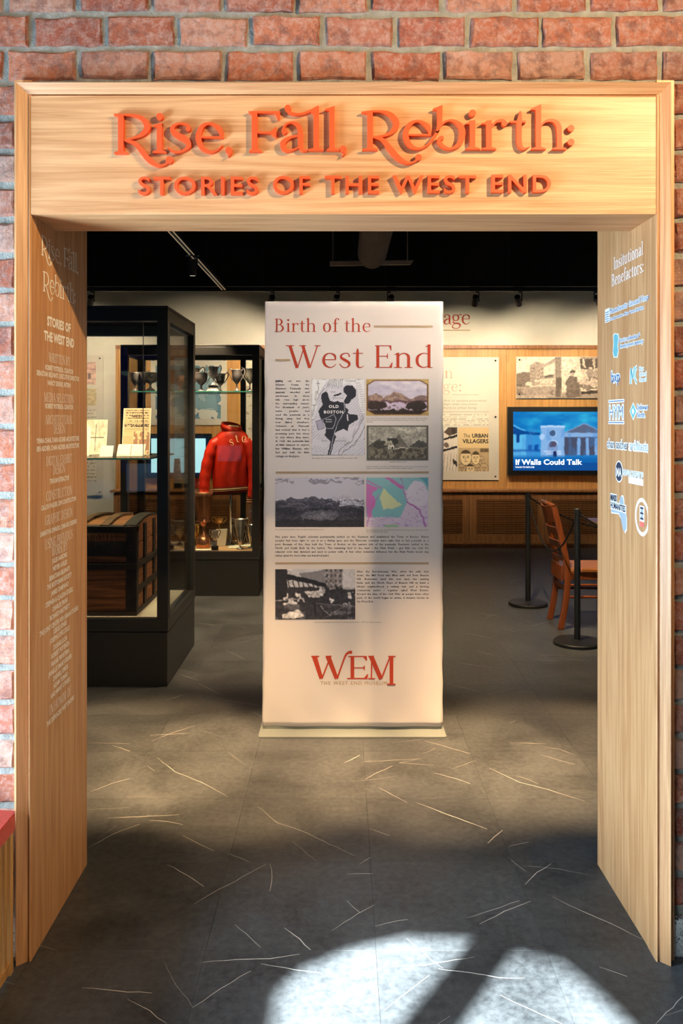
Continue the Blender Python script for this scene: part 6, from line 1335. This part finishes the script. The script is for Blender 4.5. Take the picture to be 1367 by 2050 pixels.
# ================================================================== RIGHT HAND GROUP
def stanchion(label, x, y):
    t = thing('stanchion', label, 'stanchion', (x, y, 0), 'black rope stanchions')
    MB().lathe((x, y, 0), [(.160, 0), (.165, .004), (.165, .018), (.160, .024), (.152, .027), (.03, .030), (.028, .034)], 48).build('base', M_STEELB, t, bevel=0)
    MB().lathe((x, y, .028), [(.0215, 0), (.0215, .90), (.0205, .906), (.014, .912)], 24).build('post', M_STEELB, t, smooth=False)
    MB().lathe((x, y, .925), [(.016, 0), (.022, .004), (.022, .022), (.016, .028)], 20).build('cap', M_STEELB, t)
    for k in range(4):
        a = math.pi / 4 + math.pi / 2 * k
        MB().tube([(x + .02 * math.cos(a), y + .02 * math.sin(a), .925), (x + .034 * math.cos(a), y + .034 * math.sin(a), .928), (x + .034 * math.cos(a), y + .034 * math.sin(a), .916)], .003, 6).build('hook', M_STEELB, t)
    return t
S1, S2, S3, S4 = (1.583, 7.24), (1.652, 5.97), (3.35, 7.35), (3.30, 5.95)
stanchion('farther black stanchion, left of the wooden chair', *S1); stanchion('nearer black stanchion with round base beside the oak jamb', *S2)
stanchion('black stanchion behind the table at its far right corner', *S3); stanchion('black stanchion behind the oak jamb in front of table', *S4)
def rope(label, a, b, sag):
    pts = []
    for k in range(25):
        t = k / 24; pts.append((a[0] + (b[0] - a[0]) * t, a[1] + (b[1] - a[1]) * t, .925 - sag * 4 * t * (1 - t)))
    o = MB().tube(pts, .0065, 8).build('rope', M_ROPE, None, smooth=True); tag(o, label, 'rope', 'barrier ropes')
rope('black rope sagging between the two visible stanchions', S1, S2, .36); rope('black rope running right from the farther stanchion behind the chair', S1, S3, .30); rope('black rope running right from the nearer stanchion', S2, S4, .30)

# ---- wooden chair, its back to the left
chair = thing('wooden_chair', 'old reddish wooden side chair with curved slat back, behind the nearer stanchion', 'chair', (1.86, 6.55, 0))
def plank(pts, w, tk):                            # rectangular section following points; w along Y, tk along X
    m = MB(); vs = []
    for (x, y, z) in pts: vs += [(x - tk / 2, y - w / 2, z), (x + tk / 2, y - w / 2, z), (x + tk / 2, y + w / 2, z), (x - tk / 2, y + w / 2, z)]
    n = len(pts); f = [(i * 4 + k, i * 4 + (k + 1) % 4, (i + 1) * 4 + (k + 1) % 4, (i + 1) * 4 + k) for i in range(n - 1) for k in range(4)]
    m.add(vs, f + [(3, 2, 1, 0), tuple((n - 1) * 4 + k for k in range(4))]); return m
for y in (6.385, 6.715):
    yy = lambda z: y + (0.012 if y < 6.5 else -.012) * (z - .45)
    pts = catmull([(1.640, y, .0), (1.672, y, .16), (1.692, y, .34), (1.690, y, .46), (1.664, yy(.6), .62), (1.628, yy(.75), .78), (1.590, yy(.9), .925)], 5)
    plank(pts, .032, .046).build('back_leg', M_CHAIR, chair, bevel=.006)
def rail(zc, h, x0, bow, name, tk=.016, roll=0):
    m = MB(); vs = []; n = 13
    for k in range(n):
        u = k / (n - 1); y = 6.395 + .31 * u; b = bow * math.sin(math.pi * u)
        dip = .012 * math.sin(math.pi * u) if roll else 0
        for (dx, dz) in ((0, -h / 2), (tk, -h / 2), (tk - .012, h / 2 - dip), (-.012, h / 2 - dip)): vs.append((x0 - b + dx - dz * .22, y, zc + dz))
    m.add(vs, [(i * 4 + k, i * 4 + (k + 1) % 4, (i + 1) * 4 + (k + 1) % 4, (i + 1) * 4 + k) for i in range(n - 1) for k in range(4)] + [(3, 2, 1, 0), tuple((n - 1) * 4 + k for k in range(4))])
    fixn(m.build(name, M_CHAIR, chair, bevel=.003))
rail(.865, .13, 1.592, .03, 'crest_rail', roll=1); rail(.735, .06, 1.622, .026, 'back_slat'); rail(.635, .06, 1.644, .024, 'back_slat'); rail(.525, .035, 1.668, .02, 'back_slat')
MB().tube([(1.583, 6.375, .932), (1.583, 6.725, .932)], .016, 12).build('crest_roll', M_CHAIR, chair, smooth=True)
st_ = MB(); sp = [(1.655, 6.40), (1.66, 6.70), (1.80, 6.745), (2.04, 6.755), (2.075, 6.73), (2.085, 6.55), (2.075, 6.37), (2.04, 6.345), (1.80, 6.355)]
n = len(sp); st_.add([(x, y, .430) for x, y in sp] + [(x, y, .462) for x, y in sp], [tuple(range(n)), tuple(range(2 * n - 1, n - 1, -1))] + [(i, n + i, n + (i + 1) % n, (i + 1) % n) for i in range(n)])
fixn(st_.build('seat', M_CHAIRS, chair, bevel=.008))
ap = MB().box(1.665, 2.05, 6.372, 6.388, .375, .431).box(1.665, 2.05, 6.712, 6.728, .375, .431).box(2.03, 2.05, 6.388, 6.712, .375, .431).box(1.648, 1.668, 6.395, 6.705, .36, .475); ap.build('apron', M_CHAIR, chair, bevel=.003)
for y in (6.375, 6.725): plank([(2.035, y, 0), (2.038, y, .2), (2.035, y, .431)], .034, .034).build('front_leg', M_CHAIR, chair, bevel=.005)
for y in (6.378, 6.722):
    MB().tube([(1.68, y, .245), (2.03, y, .245)], .010, 10).build('side_stretcher', M_CHAIR, chair); MB().tube([(1.69, y, .335), (2.03, y, .335)], .009, 10).build('side_stretcher', M_CHAIR, chair)
plank([(1.685, 6.55, .285), (1.687, 6.55, .32)], .31, .016).build('back_stretcher', M_CHAIR, chair)
MB().tube([(2.035, 6.39, .27), (2.035, 6.71, .27)], .011, 10).build('front_stretcher', M_CHAIR, chair)

# ---- table beyond the right jamb
tb = thing('wooden_table', 'dark wooden table with moulded edge, cut off by the right jamb', 'table', (2.6, 6.55, 0))
M_TABLE = wood('table_wood', srgb(96, 56, 34), srgb(150, 98, 64), 1, rough=.3)
MB().box(2.04, 3.15, 5.98, 7.15, .728, .752).build('top', M_TABLE, tb, bevel=.006, seg=3)
MB().box(2.055, 3.135, 5.995, 7.135, .712, .727).build('edge_moulding', pmat('pale_edge', srgb(196, 160, 112), .4), tb, bevel=.006, seg=3)
MB().box(2.14, 3.05, 6.08, 7.05, .61, .712).build('apron', M_TABLE, tb)
for x in (2.16, 3.03):
    for y in (6.10, 7.03): MB().lathe((x, y, 0), [(.022, 0), (.03, .02), (.02, .05), (.032, .2), (.04, .4), (.03, .5), (.038, .54), (.038, .61)], 16).build('leg', M_TABLE, tb, smooth=True)

# ---- slatted bench with red cushion, lower left
bx1 = -0.936
bench = thing('slatted_bench', 'slatted oak bench with red felt seat at the lower left, against brick', 'bench', (-1.3, 2.1, 0))
M_BENCH = wood('bench_oak', srgb(170, 122, 66), srgb(212, 164, 100), 2)
for (x, y) in ((bx1, 2.42), (bx1, 1.74), (-1.7, 2.42), (-1.7, 1.74)): MB().box(x - .022, x, y - .022, y, 0, .44).build('leg', M_BENCH, bench, bevel=.002)
for x in (bx1, -1.7):
    MB().box(x - .02, x - .001, 1.74, 2.398, .40, .44).build('end_rail', M_BENCH, bench); MB().box(x - .02, x - .001, 1.74, 2.398, .012, .04).build('end_rail', M_BENCH, bench)
    for k in range(17): y = 1.765 + .0375 * k; MB().box(x - .018, x - .004, y, y + .018, .04, .40).build('slat', M_BENCH, bench, bevel=.001)
for y in (1.72, 2.40):
    MB().box(-1.7, bx1 - .022, y, y + .02, .40, .44).build('side_rail', M_BENCH, bench); MB().box(-1.7, bx1 - .022, y, y + .02, .012, .04).build('side_rail', M_BENCH, bench)
MB().box(-1.70, bx1 - .002, 1.72, 2.42, .44, .452).build('seat_board', M_BENCH, bench)
cu = MB(); vs = []; nu, nv = 12, 12
for j in range(nv + 1):
    for i in range(nu + 1):
        u, v = i / nu, j / nv; e = min(u, 1 - u, v, 1 - v); x = -1.715 + (.715 + .068 + .0) * u; y = 1.705 + .72 * v
        vs.append((x, y, .455 + .045 * (1 - (1 - min(1, e * 6)) ** 2)))
base_n = len(vs)
f = [(j * (nu + 1) + i, j * (nu + 1) + i + 1, (j + 1) * (nu + 1) + i + 1, (j + 1) * (nu + 1) + i) for j in range(nv) for i in range(nu)]
cu.add(vs, f); cu.box(-1.715, -.932, 1.705, 2.425, .40, .456)
cu.build('cushion', M_CUSHION, bench, smooth=False, bevel=.006)

# ================================================================== CEILING: duct, tracks, spotlights
dx, dz = .285, 3.12
duct = thing('flexible_duct', 'dim corrugated round duct hanging below the black ceiling', 'duct', (dx, 6.5, dz))
dc = MB(); pts = []; rs = []
for k in range(97):
    y = 5.6 + 2.7 * k / 96; z = dz + .05; 
    if y > 8.0: z = dz + .05 - (y - 8.0) ** 2 * .5
    pts.append((dx, y, z)); rs.append((.132 + (.008 if k % 2 else -.008)) * (1 if y < 8.1 else max(.35, 1 - ((y - 8.1) * 4) ** 2 * .8)))
dc.tube(pts, rs, 28); dc.build('corrugated_tube', M_DUCT, duct, smooth=False)
stt = thing('ceiling_strut', 'grey steel strut crossing under the duct', 'strut', (dx, 8.15, 3.03))
a, b = X_(660, 8.15), X_(828, 8.15); zz = Z_(532.5, 8.15)
fixn(MB().hexa([(a, 8.13, zz), (b - .03, 8.13, zz + .012), (b - .03, 8.17, zz + .012), (a, 8.17, zz)], [(a, 8.13, zz + .042), (b, 8.13, zz + .052), (b, 8.17, zz + .052), (a, 8.17, zz + .042)]).build('channel', M_STRUT, stt))
for x in (a + .03, b - .06): MB().tube([(x, 8.15, zz + .04), (x, 8.15, 4.0)], .004, 6).build('rod', M_STRUT, stt)
TY, TZ = 9.2, 2.97
def track(label, p, q, pale=False):
    p, q = Vector(p), Vector(q); t = thing('lighting_track', label, 'track', tuple((p + q) / 2), 'lighting tracks')
    w = .022; along_x = abs(q.x - p.x) > abs(q.y - p.y)
    if along_x:
        MB().box(p.x, q.x, p.y - w, p.y + w, p.z, p.z + .045).build('rail', M_STEELB, t); MB().box(p.x, q.x, p.y - w - .002, p.y - w + .004, p.z + .045, p.z + .051).build('top_edge', M_TRACKW, t)
    else:
        MB().box(p.x - w, p.x + w, p.y, q.y, p.z + .003, p.z + .045).build('rail', M_STEELB, t)
        for s in (-1, 1): MB().box(p.x + s * .018 - .005, p.x + s * .018 + .005, p.y, q.y, p.z, p.z + .003).build('glow_line', M_LINE, t)
    k = 0
    L = (q - p).length; n = max(2, int(L / 1.3))
    for i in range(n):
        c = p.lerp(q, (i + .35) / n); MB().tube([(c.x, c.y, c.z + .045), (c.x, c.y, 4.0)], .003, 6).build('hanger', M_STEELB, t)
    return t
track('black lighting track running across in front of the back wall', (-4.0, TY, TZ), (4.0, TY, TZ))
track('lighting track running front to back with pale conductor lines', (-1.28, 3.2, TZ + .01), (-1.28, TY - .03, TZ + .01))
track('unseen added lighting track over the middle of the gallery, above the doorway view', (-3.6, 5.35, TZ + .05), (3.6, 5.35, TZ + .05))  # unseen track, added to light the cases and open floor
track('lighting track across just inside the entrance', (-3.6, 3.55, TZ + .05), (3.6, 3.55, TZ + .05))
def head(label, loc, target, power, deg, blend=.6, color=WARM, long=.135, r=.033, side=1):
    x, y, z = loc; t = thing('track_spotlight', label, 'spotlight', loc, 'track spotlights')
    MB().box(x - .06, x + .06, y - .024, y + .024, z - .002, z + .05).build('adapter', M_STEELB, t, bevel=.003)
    piv = Vector((x, y, z - .10)); d = (Vector(target) - piv).normalized()
    MB().box(x + side * .006, x + side * .034, y - .012, y + .012, z - .016, z - .002).box(x + side * .034, x + side * .044, y - .009, y + .009, z - .11, z - .002).build('arm', M_STEELB, t)
    a, b = piv - d * long * .5, piv + d * long * .5
    MB().tube([a, a + d * .006, b], [r * .92, r, r], 20).build('housing', M_STEELB, t)
    MB().tube([b, b + d * .002], r * .8, 18).build('lens', M_LAMP, t)
    spot('spot_beam', b + d * .006, target, power, deg, color, blend, .025, t)
    return t
WALLW = (1.0, .83, .60)
hx = lambda px: X_(px, TY)
head('leftmost back-wall spotlight, cut off by the left jamb', (hx(181), TY, TZ), (-3.3, YW, 1.85), 115, 88, .6, WALLW)
head('back-wall spotlight just above the left top corner of banner', (hx(541), TY, TZ), (-1.6, YW, 1.85), 115, 88, .6, WALLW)
head('back-wall spotlight above the banner middle left', (hx(672), TY, TZ), (-.4, YW, 1.85), 99, 88, .6, WALLW)
head('back-wall spotlight above the banner right half', (hx(783), TY, TZ), (.6, YW, 1.85), 99, 88, .6, WALLW, side=-1)
head('upright spotlight over the wall letters', (hx(951), TY, TZ), (1.5, YW, 1.85), 130, 88, .6, WALLW)
head('tilted spotlight right of the wall letters', (hx(1037), TY, TZ), (2.5, YW, 1.85), 130, 88, .6, WALLW)
head('spotlight at the right jamb edge over the screen', (hx(1197), TY, TZ), (3.6, YW, 1.85), 115, 88, .6, WALLW, side=-1)
head('spotlight on the front-to-back track, above the trunk case corner', (-1.28, 7.86 - .6, TZ + .01), (-1.35, 7.9, .9), 240, 60)
head('spotlight high at the header edge on the front-to-back track', (-1.28, 5.35, TZ + .01), (-1.9, 5.5, 0), 120, 60)
head('unseen added spotlight over the aisle aimed at the trunk case side', (.15, 5.35, TZ + .05), (-.9, 6.3, .2), 560, 60)  # the three aisle spotlights are unseen, added to light case, chair and floor
head('unseen added spotlight over the aisle aimed at the chair', (2.3, 5.35, TZ + .05), (2.0, 6.6, .3), 65, 60)
head('unseen added spotlight over the aisle aimed at the open floor right of banner', (.9, 5.35, TZ + .05), (1.1, 6.3, 0), 400, 70)
head('entrance spotlight aimed at the banner from its right', (1.25, 3.55, TZ + .05), (.35, 4.3, 2.1), 150, 48, .9, (1.0, .86, .68))
head('entrance spotlight aimed at the banner from its left', (-1.2, 3.55, TZ + .05), (.0, 4.3, 1.2), 60, 66, .8, (1.0, .88, .74))
for x, lb in ((-1.05, 'entrance floor spotlight nearest the left jamb'), (-.38, 'entrance floor spotlight left of the middle'), (.42, 'entrance floor spotlight right of the middle'), (.98, 'entrance floor spotlight nearest the right jamb')):
    mid = abs(x) < .6
    head(lb, (x, 3.55, TZ + .05), (x * 1.05, 3.84 if mid else 4.0, 0), 760 if mid else 900, 31 if mid else 34, .6, (1.0, .66, .33))
# ---- lobby spotlight on the title
lobby = head('lobby spotlight aimed at the title header from the right', (1.6, .9, 3.2), (-.1, 2.46, 2.2), 370, 92, .7, (1.0, .69, .35))
MB().tube([(1.6, .9, 3.25), (1.6, .9, 3.5)], .01, 8).build('stem', M_STEELB, lobby)

# ---- screens on the gallery side of the entrance wall (seen only as reflections in the cases)
def back_screen(label, xc, zc, w, h, pic, text=None):
    t = thing('wall_screen', label, 'screen', (xc, 3.0, zc - h / 2))
    MB().box(xc - w / 2 - .02, xc + w / 2 + .02, 2.996, 3.03, zc - h / 2 - .02, zc + h / 2 + .02).build('frame', M_BLACK, t)
    fr = fr_back(3.03); pic.hang('screen_image', fr, -xc - w / 2, zc + h / 2, -xc + w / 2, zc - h / 2, .001, t, M_SCREEN)
    if text:
        mb = MB()
        for i, tx in enumerate(text): sans(mb, fr, tx, -xc - w * .06, zc + h * .36 - i * .085, .05, d=.003, bold=.03)
        mb.build('screen_text', M_SCRTXT, t)
p = Pic(110, 150, C(22, 26, 110)); n1 = p.noise(6, 8, 201, 3); p.mix((n1 > .52) & (p.v > .3), C(206, 226, 226)); p.mix((n1 > .6) & (p.v > .3), C(150, 200, 205))
back_screen('large dark blue harbor map screen on the gallery side of entrance wall', -2.85, 1.78, 1.25, 1.5, p, ['Boston', 'Harbor'])
p = Pic(40, 40, C(150, 196, 236)); p.rect(.5, 0, 1, 1, C(120, 190, 230)); back_screen('pale blue square screen below the harbor map', -2.75, .74, .75, .42, p)
p = Pic(40, 28, C(150, 190, 230)); p.rect(.02, .85, .2, .95, C(60, 60, 110)); back_screen('small pale blue tablet screen on the gallery side of entrance wall', -1.62, 1.10, .34, .23, p)
print('objects', len(bpy.data.objects), 'tris', sum(len(p.vertices) - 2 for m in bpy.data.meshes for p in m.polygons))
